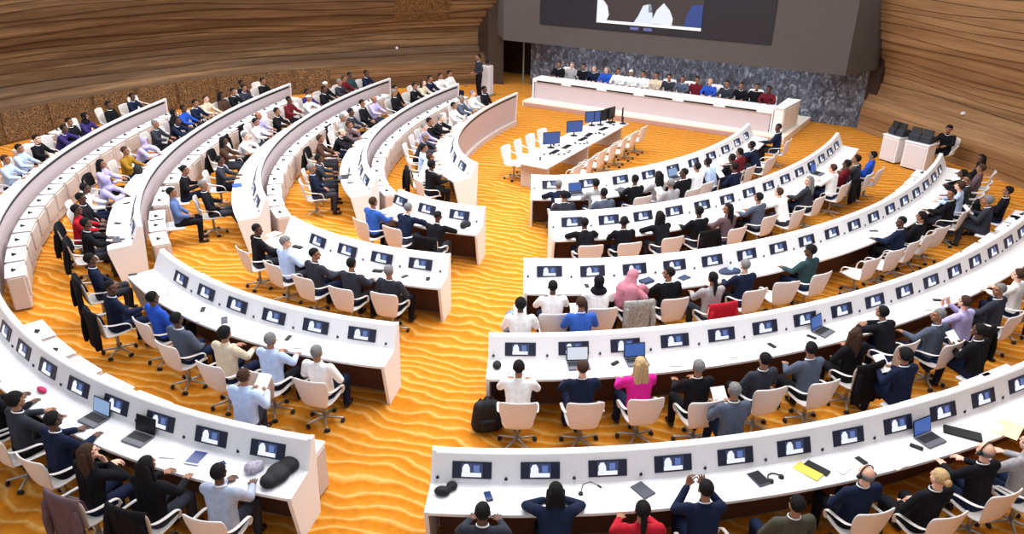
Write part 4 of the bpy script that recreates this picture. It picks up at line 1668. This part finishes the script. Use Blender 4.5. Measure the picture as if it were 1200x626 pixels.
def on_table(q, z=.77):
    u, v = xy2uv(*W(q, z))
    return uv2xy(min(u1 - .2, max(u0 + .2, u)), min(va_ - .16, max(vb_ + .16, v)))


def flat_monitor(x, y, z, rz, label, scr_mat=BLUESCR, w=.52, h=.36):
    r = empty('computer_monitor', (x, y, z), rz)
    b = MB()
    b.box((0, 0, .22 + h / 2 - .1), (w, .04, h), None, .008)
    b.obj('screen_casing', BLACK, r)
    b = MB()
    b.box((0, -.021, .22 + h / 2 - .1), (w - .03, .004, h - .03))
    b.obj('display', scr_mat, r)
    b = MB()
    b.cyl((0, .03, 0), .11, .015, 18)
    b.cap((0, .03, .01), .022, (0, .03, .22), .018, 10)
    b.obj('stand', BLACK, r, True)
    tag(r, label, 'monitor', 'monitors on the table in front of the podium')
    return r


def keyboard(x, y, z, rz, label):
    b = MB()
    b.box((0, 0, .010), (.44, .15, .02), None, .005)
    for i in range(12):
        for j in range(4):
            b.box((-.198 + .036 * i, -.05 + .034 * j, .023), (.030, .028, .008))
    o = b.obj('keyboard', BLACK)
    o.location = (x, y, z)
    o.rotation_euler = (0, 0, rz)
    return tag(o, label, 'keyboard', 'keyboards on the table in front of the podium')


for i, (px, py) in enumerate([(646, 172), (673, 158), (694, 146)]):
    x, y = on_table((px, py), .80)
    flat_monitor(x, y, .76, rv0 - 0.75, 'monitor with blue display on the table, %s towards the podium' % ordinal(i))
for i, (px, py) in enumerate([(703, 145), (713, 142), (722, 139), (731, 143)]):
    x, y = on_table((px, py), .80)
    flat_monitor(x, y, .76, rv0 + 2.6 + .3 * i, 'dark monitor seen from behind at the podium end of the table, %s along' % ordinal(i), BLACK)
for i, (px, py) in enumerate([(650, 178), (664, 172), (683, 163), (690, 158), (707, 151)]):
    x, y = on_table((px, py))
    keyboard(x, y, .76, rv0 + .2 * math.sin(i * 3), 'black keyboard on the table, %s towards the podium' % ordinal(i))


def headset(x, y, z, rz, label):
    r = empty('headset', (x, y, z), rz)
    b = MB()
    b.tube([(.085 * math.cos(t), .02 + .085 * math.sin(t), .014) for t in np.linspace(0, PI, 11)], .008, 6)
    b.obj('band', BLACK, r, True)
    for sx in (-1, 1):
        b = MB()
        b.cyl((sx * .085, 0, 0), .036, .03, 16, .03)
        b.obj('ear_cup', BLACK, r, True)
    tag(r, label, 'headset', 'headsets lying on the desks')
    return r


for i, (px, py) in enumerate([(641, 181), (668, 178), (677, 168), (700, 156), (717, 146), (658, 181), (633, 186), (652, 170), (688, 168), (709, 158)]):
    x, y = on_table((px, py))
    headset(x, y, .76, i * 1.3, 'black headset among the screens on the table, %s towards the podium' % ordinal(i))


def bag(x, y, z, rz, name, label, cat, size, material, straps=True):
    r = empty(name, (x, y, z), rz)
    sx, sy, sz = size
    b = MB()
    b.cap((-sx * .28, 0, sz * .22), sy * .5, (-sx * .24, 0, sz * .75), sy * .42, 14)
    b.cap((sx * .28, 0, sz * .22), sy * .5, (sx * .24, 0, sz * .75), sy * .42, 14)
    b.cap((0, 0, sz * .2), sy * .5, (0, 0, sz * .8), sy * .45, 14)
    b.V = [(vx, vy, max(0.0, vz)) for vx, vy, vz in b.V]
    link_obj('pouch', blob(b, 'pouch', .02, .5, 3), r, material)
    b = MB()
    b.cap((-sx * .2, -sy * .48, sz * .25), .05, (sx * .2, -sy * .48, sz * .25), .05, 12)
    b.cap((-sx * .2, -sy * .48, sz * .42), .05, (sx * .2, -sy * .48, sz * .42), .05, 12)
    link_obj('front_pocket', blob(b, 'pocket', .018, .5, 2), r, material)
    if straps:
        for s in (-1, 1):
            b = MB()
            b.tube([(s * sx * .2, sy * .3, sz * .92), (s * sx * .24, sy * .62, sz * .75), (s * sx * .26, sy * .66, sz * .4), (s * sx * .28, sy * .4, sz * .12)], .018, 6)
            b.obj('strap', material, r, True)
    b = MB()
    b.tube([(-.05, 0, sz * .97), (-.03, 0, sz * 1.07), (.03, 0, sz * 1.07), (.05, 0, sz * .97)], .010, 6)
    b.obj('handle', material, r, True)
    tag(r, label, cat)
    return r


BAGBLK = mat('black nylon', (26, 26, 30), .7, .12, 30)
x, y = W((571, 504), 0)
bag(x, y, 0, .2, 'backpack', 'large black backpack on the carpet beside the white-shirted aisle seat', 'bag', (.42, .26, .55), BAGBLK)
x, y = W((603, 392), 0)
bag(x, y, 0, .5, 'tote_bag', 'blue and white patterned bag on the aisle floor by the third desk', 'bag', (.36, .26, .5), mat('pale blue nylon', (120, 148, 186), .7, .35, 12))
x, y = W((552, 280), 0)
bag(x, y, 0, .8, 'handbag', 'black bag on the floor under the short front desk', 'bag', (.36, .24, .36), BAGBLK)

# ------------------------------------------------------------------ things on the desks
Z0 = .782


def on_desk(q, k, z=Z0):
    x, y = W(q, z)
    s = ROW[k].near(x, y)[0]
    w = min((c for c in 'FLR' if (c, k) in EXT), key=lambda c: max(EXT[c, k][0] - s, s - EXT[c, k][1], 0))
    s, off = RW[w, k].near(x, y)
    off2 = min(.64, max(.40, off))
    (x, y), n = RW[w, k].at(s, off2)
    return x, y, .785 - .046 * (off2 - .30), heading(n)


def laptop(q, k, label, scr, rot=0., op=1.9):
    x, y, z, rz = on_desk(q, k)
    r = empty('laptop', (x, y, z), rz + rot)
    b = MB()
    b.box((0, 0, .010), (.34, .24, .018), None, .005)
    base = b.obj('keyboard_deck', mat('laptop grey', (92, 94, 104), .4, .03), r)
    b = MB()
    for i in range(11):
        for j in range(5):
            b.box((-.14 + .028 * i, -.02 + .025 * j, .0205), (.023, .019, .004))
    b.obj('keys', BLACK, base)
    b = MB()
    M = Matrix.Rotation(-.30, 3, 'X')
    b.box(Vector((0, .12, .018)) + M @ Vector((0, 0, .115)), (.34, .012, .225), M, .004)
    lid = b.obj('lid', BLACK, r)
    b = MB()
    b.box(Vector((0, .12, .018)) + M @ Vector((0, -.0075, .117)), (.31, .003, .19), M)
    b.obj('display', scr, lid)
    tag(r, label, 'laptop', 'laptops on the desks')
    return r


SCR_BLUE = emit('laptop display blue', (66, 112, 200), .7)
SCR_PALE = emit('laptop display pale', (150, 180, 226), .8)
SCR_OFF = mat('dark display', (30, 30, 36), .25)
SCR_WHITE = emit('laptop display white', (225, 232, 244), .9)
laptop((118, 488), 5, 'open laptop with blue display before the navy-jacketed person, back middle desk', SCR_PALE)
laptop((162, 515), 5, 'open laptop with dark display on the back middle desk', SCR_OFF)
laptop((958, 385), 4, 'open laptop with blue display on the fourth right-wing desk, no one before it', SCR_BLUE, .3)
laptop((1090, 516), 5, 'open laptop with blue display before the balding person in headphones', SCR_BLUE, .1)
laptop((674, 415), 4, 'open laptop with white display before the brown-haired person in navy jacket', SCR_WHITE)
laptop((738, 410), 4, 'open laptop with blue display before the magenta blouse', SCR_BLUE)
laptop((928, 197), 2, 'open laptop with blue display far along the second right-wing desk', SCR_BLUE)
laptop((775, 203), 1, 'open laptop with pale blue display on the first right-wing desk', SCR_PALE)
laptop((660, 212), 1, 'open laptop with blue display at the aisle end of the first right-wing desk', SCR_BLUE)
laptop((395, 208), 2, 'open dark laptop at the aisle end of the second left-wing desk', SCR_OFF)


def slab(name, q, k, size, material, label, cat, rot=0., group=None, inset=None):
    x, y, z, rz = on_desk(q, k)
    r = empty(name, (x, y, z), rz + rot) if inset else None
    b = MB()
    b.box((0, 0, size[2] / 2 + .002), size, None, min(.006, size[2] * .35))
    o = b.obj('casing' if inset else name, material, r)
    if inset:
        b = MB()
        b.box((0, 0, size[2] + .002), (size[0] * .88, size[1] * .86, .003))
        b.obj('display', inset, r)
        o = r
    else:
        o.location = (x, y, z)
        o.rotation_euler = (0, 0, rz + rot)
    return tag(o, label, cat, group)


TABW = mat('tablet white', (230, 230, 234), .4)
slab('tablet', (231, 537), 5, (.20, .26, .012), TABW, 'tablet with deep blue display on the back middle desk', 'tablet', .1, None, emit('tablet blue', (28, 70, 176), .6))
slab('mobile_phone', (257, 545), 5, (.08, .15, .010), BLACK, 'dark blue mobile phone next to the tablet, back middle desk', 'phone', -.6, None, mat('blue phone glass', (36, 58, 110), .2))
slab('mobile_phone', (573, 582), 5, (.08, .16, .012), BLACK, 'blue mobile phone near the aisle end of the back right-wing desk', 'phone', .3, None, mat('blue phone glass', (36, 58, 110), .2))
slab('tablet', (751, 567), 5, (.18, .25, .012), mat('grey case', (72, 74, 86), .5), 'grey tablet case lying beside the red-topped person', 'tablet', .5)
slab('tablet', (890, 561), 5, (.18, .25, .012), mat('grey case', (72, 74, 86), .5), 'dark tablet with white label beside a headset, back right-wing desk', 'tablet', .2, None, mat('dark display', (30, 30, 36), .25))
headset(*on_desk((909, 562), 5)[:3], .5, 'black headset beside the dark tablet on the back right-wing desk')
slab('folder', (947, 552), 5, (.19, .33, .006), mat('yellow card', (222, 204, 84), .6), 'yellow folder on the back right-wing desk', 'folder', .5)
slab('notebook', (957, 549), 5, (.12, .30, .016), BLACK, 'black notebook lying across the yellow folder', 'notebook', .5)
slab('mobile_phone', (1009, 540), 5, (.08, .15, .012), BLACK, 'dark phone right before the bald person with headphones', 'phone', .2)
slab('mobile_phone', (1074, 524), 5, (.08, .16, .012), BLACK, 'black phone between the papers and the laptop, back right-wing desk', 'phone', .6)
slab('computer_keyboard', (1128, 508), 5, (.20, .46, .020), BLACK, 'long black keyboard case on the back right-wing desk', 'keyboard', .75)
for i, (q, k, rot, lab) in enumerate([((980, 545), 5, .4, 'white sheet beside the yellow folder'), ((1046, 540), 5, .2, 'white sheet between the bald person and the bun-haired person'), ((1160, 498), 5, .5, 'white sheet by the long keyboard case'),
                                      ((210, 520), 5, .3, 'white sheet near the dark laptop, back middle desk'), ((320, 352), 4, .2, 'white sheet on the third middle desk beyond the phone'), ((240, 372), 4, .5, 'white sheet before the royal blue top'),
                                      ((215, 343), 4, .9, 'white sheet at the inner end of the third middle desk'), ((340, 270), 3, .4, 'white sheet at the inner end of the second middle desk'), ((475, 255), 2, .5, 'white sheet on the short front middle desk'),
                                      ((835, 335), 3, .3, 'white sheet behind the dark cap on the third right-wing desk'), ((600, 412), 4, .2, 'white sheet before the white-shirted person at the fourth right-wing desk'), ((1095, 340), 4, .5, 'white sheet far along the fourth right-wing desk'),
                                      ((140, 255), 4, .3, 'white sheet near the aisle end of the fourth left-wing desk'), ((140, 240), 4, -.2, 'white sheet second from the aisle on the fourth left-wing desk'), ((293, 195), 3, .3, 'white sheet on the third left-wing desk near the aisle')]):
    slab('paper_sheet', q, k, (.21, .297, .004), PAPER, lab, 'paper', rot)
slab('paper_sheet', (1187, 505), 5, (.42, .30, .004), mat('pale yellow paper', (238, 232, 170), .8), 'pale yellow sheet at the far end of the back right-wing desk', 'paper', .4)
slab('folder', (278, 217), 3, (.30, .22, .012), mat('blue card', (48, 84, 200), .5), 'bright blue folder on the third left-wing desk', 'folder', .2)
slab('paper_sheet', (610, 412), 4, (.22, .16, .006), mat('pink paper', (226, 170, 196), .7), 'pink paper before the white-shirted aisle person, fourth right-wing desk', 'paper', .3)
slab('paper_sheet', (205, 338), 4, (.05, .44, .006), mat('pink paper', (226, 170, 196), .7), 'long pink ribbon-like paper on the third middle desk', 'paper', 1.1)
slab('slim_case', (263, 376), 4, (.10, .24, .02), mat('grey case', (72, 74, 86), .5), 'slim grey case on the third middle desk', 'case', .9)
slab('mobile_phone', (247, 359), 4, (.07, .16, .012), BLACK, 'black phone before the slate-suited person, third middle desk', 'phone', .8)
slab('mobile_phone', (341, 394), 4, (.07, .15, .012), BLACK, 'black phone beside the grey-haired person in light blue, third middle desk', 'phone', .2)
slab('case', (352, 289), 3, (.22, .10, .03), BLACK, 'black case before the light blue shirt, second middle desk', 'case', .3)
slab('case', (450, 313), 3, (.20, .10, .03), BLACK, 'dark case before the grey-haired charcoal suit, second middle desk', 'case', .3)
slab('mobile_phone', (502, 326), 3, (.08, .14, .012), BLACK, 'dark phone at the outer corner of the second middle desk', 'phone', .2)
slab('case', (757, 330), 3, (.26, .16, .05), mat('navy fabric', (46, 54, 84), .7), 'navy pouch beside the black headscarf', 'bag', .3)
slab('folder', (794, 320), 3, (.24, .16, .02), mat('navy fabric', (46, 54, 84), .7), 'navy folder before the dark-haired person in black, third right-wing desk', 'folder', .4)
slab('case', (712, 408), 4, (.14, .06, .03), BLACK, 'small black case between two laptops, fourth right-wing desk', 'case', .6)
slab('mobile_phone', (951, 395), 4, (.07, .16, .012), BLACK, 'black phone beside the unattended laptop', 'phone', .4)
slab('mobile_phone', (1099, 352), 4, (.06, .18, .02), BLACK, 'black spectacle case on the fourth right-wing desk', 'case', .9)
slab('slim_case', (1012, 267), 3, (.08, .20, .01), mat('grey case', (72, 74, 86), .5), 'grey slip on the third right-wing desk', 'case', 1.)
slab('slim_case', (137, 281), 4, (.34, .14, .02), mat('grey case', (72, 74, 86), .5), 'dark case at the aisle corner of the fourth left-wing desk', 'case', .1)
slab('folder', (715, 216), 1, (.30, .20, .02), mat('grey case', (72, 74, 86), .5), 'grey folder beside the grey-shirted person, first right-wing desk', 'folder', .4)

x, y, z, rz = on_desk((676, 556), 5)
gm = empty('gooseneck_microphone', (x, y, z), rz)
b = MB()
b.cyl((0, 0, 0), .03, .02, 14, .026)
b.obj('foot', BLACK, gm)
b = MB()
b.tube([(0, 0, .015), (.03, .05, .10), (.12, .06, .13), (.20, .0, .12)], .005, 6)
b.obj('neck', BLACK, gm, True)
b = MB()
b.cap((.20, 0, .12), .012, (.23, -.02, .11), .012, 8)
b.obj('capsule', BLACK, gm, True)
tag(gm, 'gooseneck microphone lying low before the second monitor of the back right-wing desk', 'microphone')

for (w, k), ss in TAKEN.items():
    if (w, k) in (('R', 5), ('L', 5)):
        continue
    for i, s in enumerate(SEAT_S[w, k]):
        rr = random.Random(int(s * 100) + k)
        if rr.random() < (.75 if w == 'F' else .4):
            (x, y), n = RW[w, k].at(s + rr.uniform(-.12, .12), rr.uniform(.42, .50))
            kind = rr.random()
            where = 'before the %s person from the aisle, %s desk' % (ordinal(i), ROWNAME[w][k])
            b = MB()
            if kind < .65:
                b.box((0, 0, .004), (.21, .297, .006))
                o = b.obj('paper_sheet', PAPER)
                tag(o, 'white sheets lying ' + where, 'paper', 'papers on the desks')
            else:
                b.box((0, 0, .007), (.075, .15, .010), None, .003)
                o = b.obj('mobile_phone', BLACK)
                tag(o, 'black phone lying ' + where, 'phone', 'phones on the desks')
            o.location = (x, y, .781)
            o.rotation_euler = (0, 0, heading(n) + rr.uniform(-.6, .6))

# soft things lying on the desks


def soft(name, q, k, parts, material, label, cat, vox=.014):
    x, y, z, rz = on_desk(q, k)
    b = MB()
    for c, r_ in parts:
        b.ell((c[0], c[1], max(c[2], .0)), r_, None, 16, 10)
    b.V = [(vx, vy, max(0.002, vz)) for vx, vy, vz in b.V]
    o = link_obj(name, blob(b, name, vox, .6, 3), None, material)
    o.location = (x, y, z)
    o.rotation_euler = (0, 0, rz)
    return tag(o, label, cat)


soft('folded_bag', (338, 545), 5, [((0, 0, .06), (.15, .20, .09)), ((.06, .16, .07), (.13, .14, .09)), ((-.04, -.14, .05), (.12, .12, .08))], BAGBLK, 'soft black folded bag on the outer corner of the back middle desk', 'bag')
soft('patterned_scarf', (306, 541), 5, [((0, 0, .05), (.10, .09, .08)), ((.05, .06, .05), (.08, .08, .07))], mat('grey patterned scarf', (166, 160, 176), .8, .4, 40), 'grey patterned scarf bundle beside the black folded bag', 'scarf')
soft('pouch', (520, 574), 5, [((0, 0, .04), (.10, .07, .06)), ((.10, .10, .04), (.07, .07, .05))], BAGBLK, 'black pouch at the aisle corner of the back right-wing desk', 'bag')
soft('pouch', (583, 421), 4, [((0, 0, .04), (.07, .09, .06))], BAGBLK, 'black pouch at the aisle corner of the fourth right-wing desk', 'bag')
soft('dark_cap', (842, 311), 3, [((0, 0, .02), (.24, .14, .045)), ((.10, -.06, .03), (.12, .10, .05))], mat('navy fabric', (46, 54, 84), .7), 'flat dark navy bag lying before the grey-haired person, third right-wing desk', 'bag')
soft('blue_cloth', (855, 317), 3, [((0, 0, .03), (.10, .10, .05))], mat('blue paper', (150, 172, 222), .7, .2), 'light blue cloth on the flat navy bag', 'cloth')
soft('red_spectacle_case', (71, 449), 5, [((0, 0, .03), (.11, .05, .035))], mat('magenta red leather', (196, 40, 96), .5), 'magenta red case beside the grey-jacketed person, back middle desk', 'case')
soft('jacket_bundle', (551, 259), 2, [((0, 0, .05), (.08, .12, .09)), ((.04, .10, .04), (.09, .10, .07))], BAGBLK, 'black jacket bundle at the outer corner of the short front desk', 'jacket')
soft('black_bag', (156, 203), 4, [((0, 0, .09), (.10, .12, .14))], BAGBLK, 'black bag standing on the fourth left-wing desk', 'bag')

# ------------------------------------------------------------------ beside the right wall
for i, (pa, pb, lab) in enumerate([((1029, 187), (1047, 193), 'white equipment cabinet by the oak wall, nearer the podium'), ((1054, 196), (1081, 203), 'white equipment cabinet by the oak wall, nearer the third desk')]):
    xa, ya = W(pa, 0)
    xb, yb = W(pb, 0)
    mx, my = (xa + xb) / 2, (ya + yb) / 2
    w_ = math.hypot(xb - xa, yb - ya)
    rz = math.atan2(yb - ya, xb - xa)
    r = empty('equipment_cabinet', (mx, my, 0), rz)
    b = MB()
    b.box((0, .25, .42), (w_, .5, .76), None, .015)
    b.obj('body', WHITE, r)
    b = MB()
    b.box((0, -.006, .43), (w_ - .10, .02, .66), None, .006)
    b.obj('door', mat('grey white door', (214, 208, 212), .5, .02), r)
    b = MB()
    b.box((0, .25, .825), (w_ + .04, .54, .05), None, .01)
    b.obj('top', WHITE, r)
    b = MB()
    b.box((0, .25, .02), (w_ - .06, .42, .04))
    b.obj('plinth', BLACK, r)
    tag(r, lab, 'cabinet', 'white equipment cabinets')
    c_, s_ = math.cos(rz), math.sin(rz)
    for j, dx in enumerate((-.22, .18) if i else (-.1, .2)):
        q = empty('mixing_console', (mx + c_ * dx * w_ * 1.2 - s_ * .27, my + s_ * dx * w_ * 1.2 + c_ * .27, .85), rz)
        b = MB()
        b.box((0, 0, .11), (.34, .36, .20), None, .02)
        b.obj('casing', mat('anthracite casing', (46, 50, 62), .6, .1), q)
        b = MB()
        b.box((0, -.05, .30), (.32, .04, .22), Matrix.Rotation(-.3, 3, 'X'), .01)
        b.obj('screen', BLACK, q)
        tag(q, 'dark console on the white cabinet %s the podium, %s of two' % ('farther from' if i else 'nearer', 'first' if j == 0 else 'second'), 'console')
xx, yy = mx + c_ * .40 - s_ * 1.0, my + s_ * .40 + c_ * 1.0
rzk = rz + PI
chair(xx, yy, rzk, 'white chair of the person behind the white equipment cabinets', 'white swivel chairs', False)
tag(person(xx, yy, 0, rzk, 'black', 'full-k', 'desk', 'm'), 'thick-dark-haired person in black seated behind the white equipment cabinets', 'person')

# white pedestal with camera near the passage
x, y = W((569, 113), 0)
x, y = uv2xy(xy2uv(x, y)[0] + .3, xy2uv(x, y)[1] + .1)
r = empty('pedestal', (x, y, 0), PHI)
b = MB()
b.box((0, 0, .62), (.34, .40, 1.20), None, .03)
b.obj('column', mat('pale grey lacquer', (206, 206, 214), .5, .02), r)
b = MB()
b.box((0, 0, .02), (.50, .56, .04), None, .01)
b.obj('base_plate', GREYMETAL, r)
tag(r, 'pale tall pedestal standing at the passage by the innermost desk', 'pedestal')
r = empty('video_camera', (x, y, 1.22), PHI + .6)
b = MB()
b.box((0, 0, .17), (.30, .18, .18), None, .03)
b.obj('camera_body', BLACK, r)
b = MB()
b.cap((.14, 0, .17), .06, (.24, 0, .17), .07, 14)
b.obj('lens', BLACK, r, True)
b = MB()
b.cyl((0, 0, 0), .09, .08, 16, .05)
b.obj('mount', GREYMETAL, r)
tag(r, 'black video camera on the pale pedestal', 'camera')
x, y = W((557, 118), 0)
x, y = uv2xy(xy2uv(x, y)[0] + .6, xy2uv(x, y)[1] + .2)
tag(person(x, y, 0, rzp - .6, 'charcoal', 'short-k', 'stand', 'm'), 'dark-haired person in charcoal suit standing beside the pale pedestal', 'person')

# small white sensors on the wood walls
for i, (q, path, zg) in enumerate((((465, 56), PL, 2.6), ((1137, 133), PR, 2.2))):
    s = min(np.linspace(0, path.L, 500), key=lambda s: abs(pix(*(path.at(s)[0] + path.at(s)[1] * wall_off(zg, s, path is PL)), zg)[0] - q[0]))
    z = min(np.linspace(.5, 5, 400), key=lambda z: abs(pix(*(path.at(s)[0] + path.at(s)[1] * wall_off(z, s, path is PL)), z)[1] - q[1]))
    c, n = path.at(s)
    o = wall_off(z, s, path is PL) + .04
    b = MB()
    b.cap((0, 0, 0), .07, (n[0] * .06, n[1] * .06, 0), .05, 14)
    ob = b.obj('wall_sensor', WHITE, None, True)
    ob.location = (c[0] + n[0] * o, c[1] + n[1] * o, z)
    tag(ob, 'small round white sensor on the %s' % ('walnut wall above the lattice' if i == 0 else 'oak wall beyond the equipment cabinets'), 'sensor')

# ------------------------------------------------------------------ light


def area(name, loc, size, power, rot=(0, 0, 0), color=(1, 1, 1), size_y=None):
    l = bpy.data.lights.new(name, 'AREA')
    l.energy = power
    l.color = color
    l.size = size
    if size_y:
        l.shape = 'RECTANGLE'
        l.size_y = size_y
    o = bpy.data.objects.new(name, l)
    COL.objects.link(o)
    o.location = loc
    o.rotation_euler = rot
    return o


x, y = uv2xy(-8, 0)
area('ceiling_lamp', (x, y, 10.5), 9, 1750, (0, 0, PHI), (1, .985, .97), 9)
x, y = uv2xy(-15, 6)
area('ceiling_lamp', (x, y, 10.5), 8, 1500, (0, 0, PHI), (1, .985, .97), 8)
x, y = uv2xy(-15, -6)
area('ceiling_lamp', (x, y, 10.5), 8, 1500, (0, 0, PHI), (1, .985, .97), 8)
x, y = uv2xy(3.2, .4)
area('wash_light', (x, y, 2.17), .5, 130, (0, 0, PHI), (.92, .96, 1), 11)
# wash lights added out of view along the wood walls, to brighten their ledges
for path, ss_, pw in ((PL, (3, 9, 15, 21), 250), (PR, (3, 9, 15), 130)):
    for s in ss_:
        c, n = path.at(s)
        x2, n2 = path.at(s + .5)
        a = math.atan2(x2[1] - c[1], x2[0] - c[0])
        area('wash_light', (c[0] + n[0] * 1.3, c[1] + n[1] * 1.3, 8.6), 5, pw, (0, 0, a), (1, .95, .88), .8)
wd = bpy.data.worlds.new('hall_air')
sc.world = wd
wd.use_nodes = True
wd.node_tree.nodes['Background'].inputs['Color'].default_value = (.92, .95, 1, 1)
wd.node_tree.nodes['Background'].inputs['Strength'].default_value = .68

# ------------------------------------------------------------------ camera and view
cam = bpy.data.cameras.new('camera')
co = bpy.data.objects.new('camera', cam)
COL.objects.link(co)
cam.sensor_width = 36
cam.lens = F_PX / 1200 * 36
co.matrix_world = Matrix.Translation((0, 0, H)) @ (Matrix.Rotation(PI / 2 - PITCH, 4, 'X') @ Matrix.Rotation(ROLL, 4, 'Z'))
sc.camera = co
sc.view_settings.view_transform = 'Standard'
sc.view_settings.look = 'None'
sc.view_settings.gamma = 1
sc.view_settings.exposure = 0.02
sc.view_settings.use_curve_mapping = False
# unused prototypes go away
for near, first in _first.items():
    if first:
        for ch in list(PROTO_CHAIR[near].children_recursive) + [PROTO_CHAIR[near]]:
            bpy.data.objects.remove(ch)
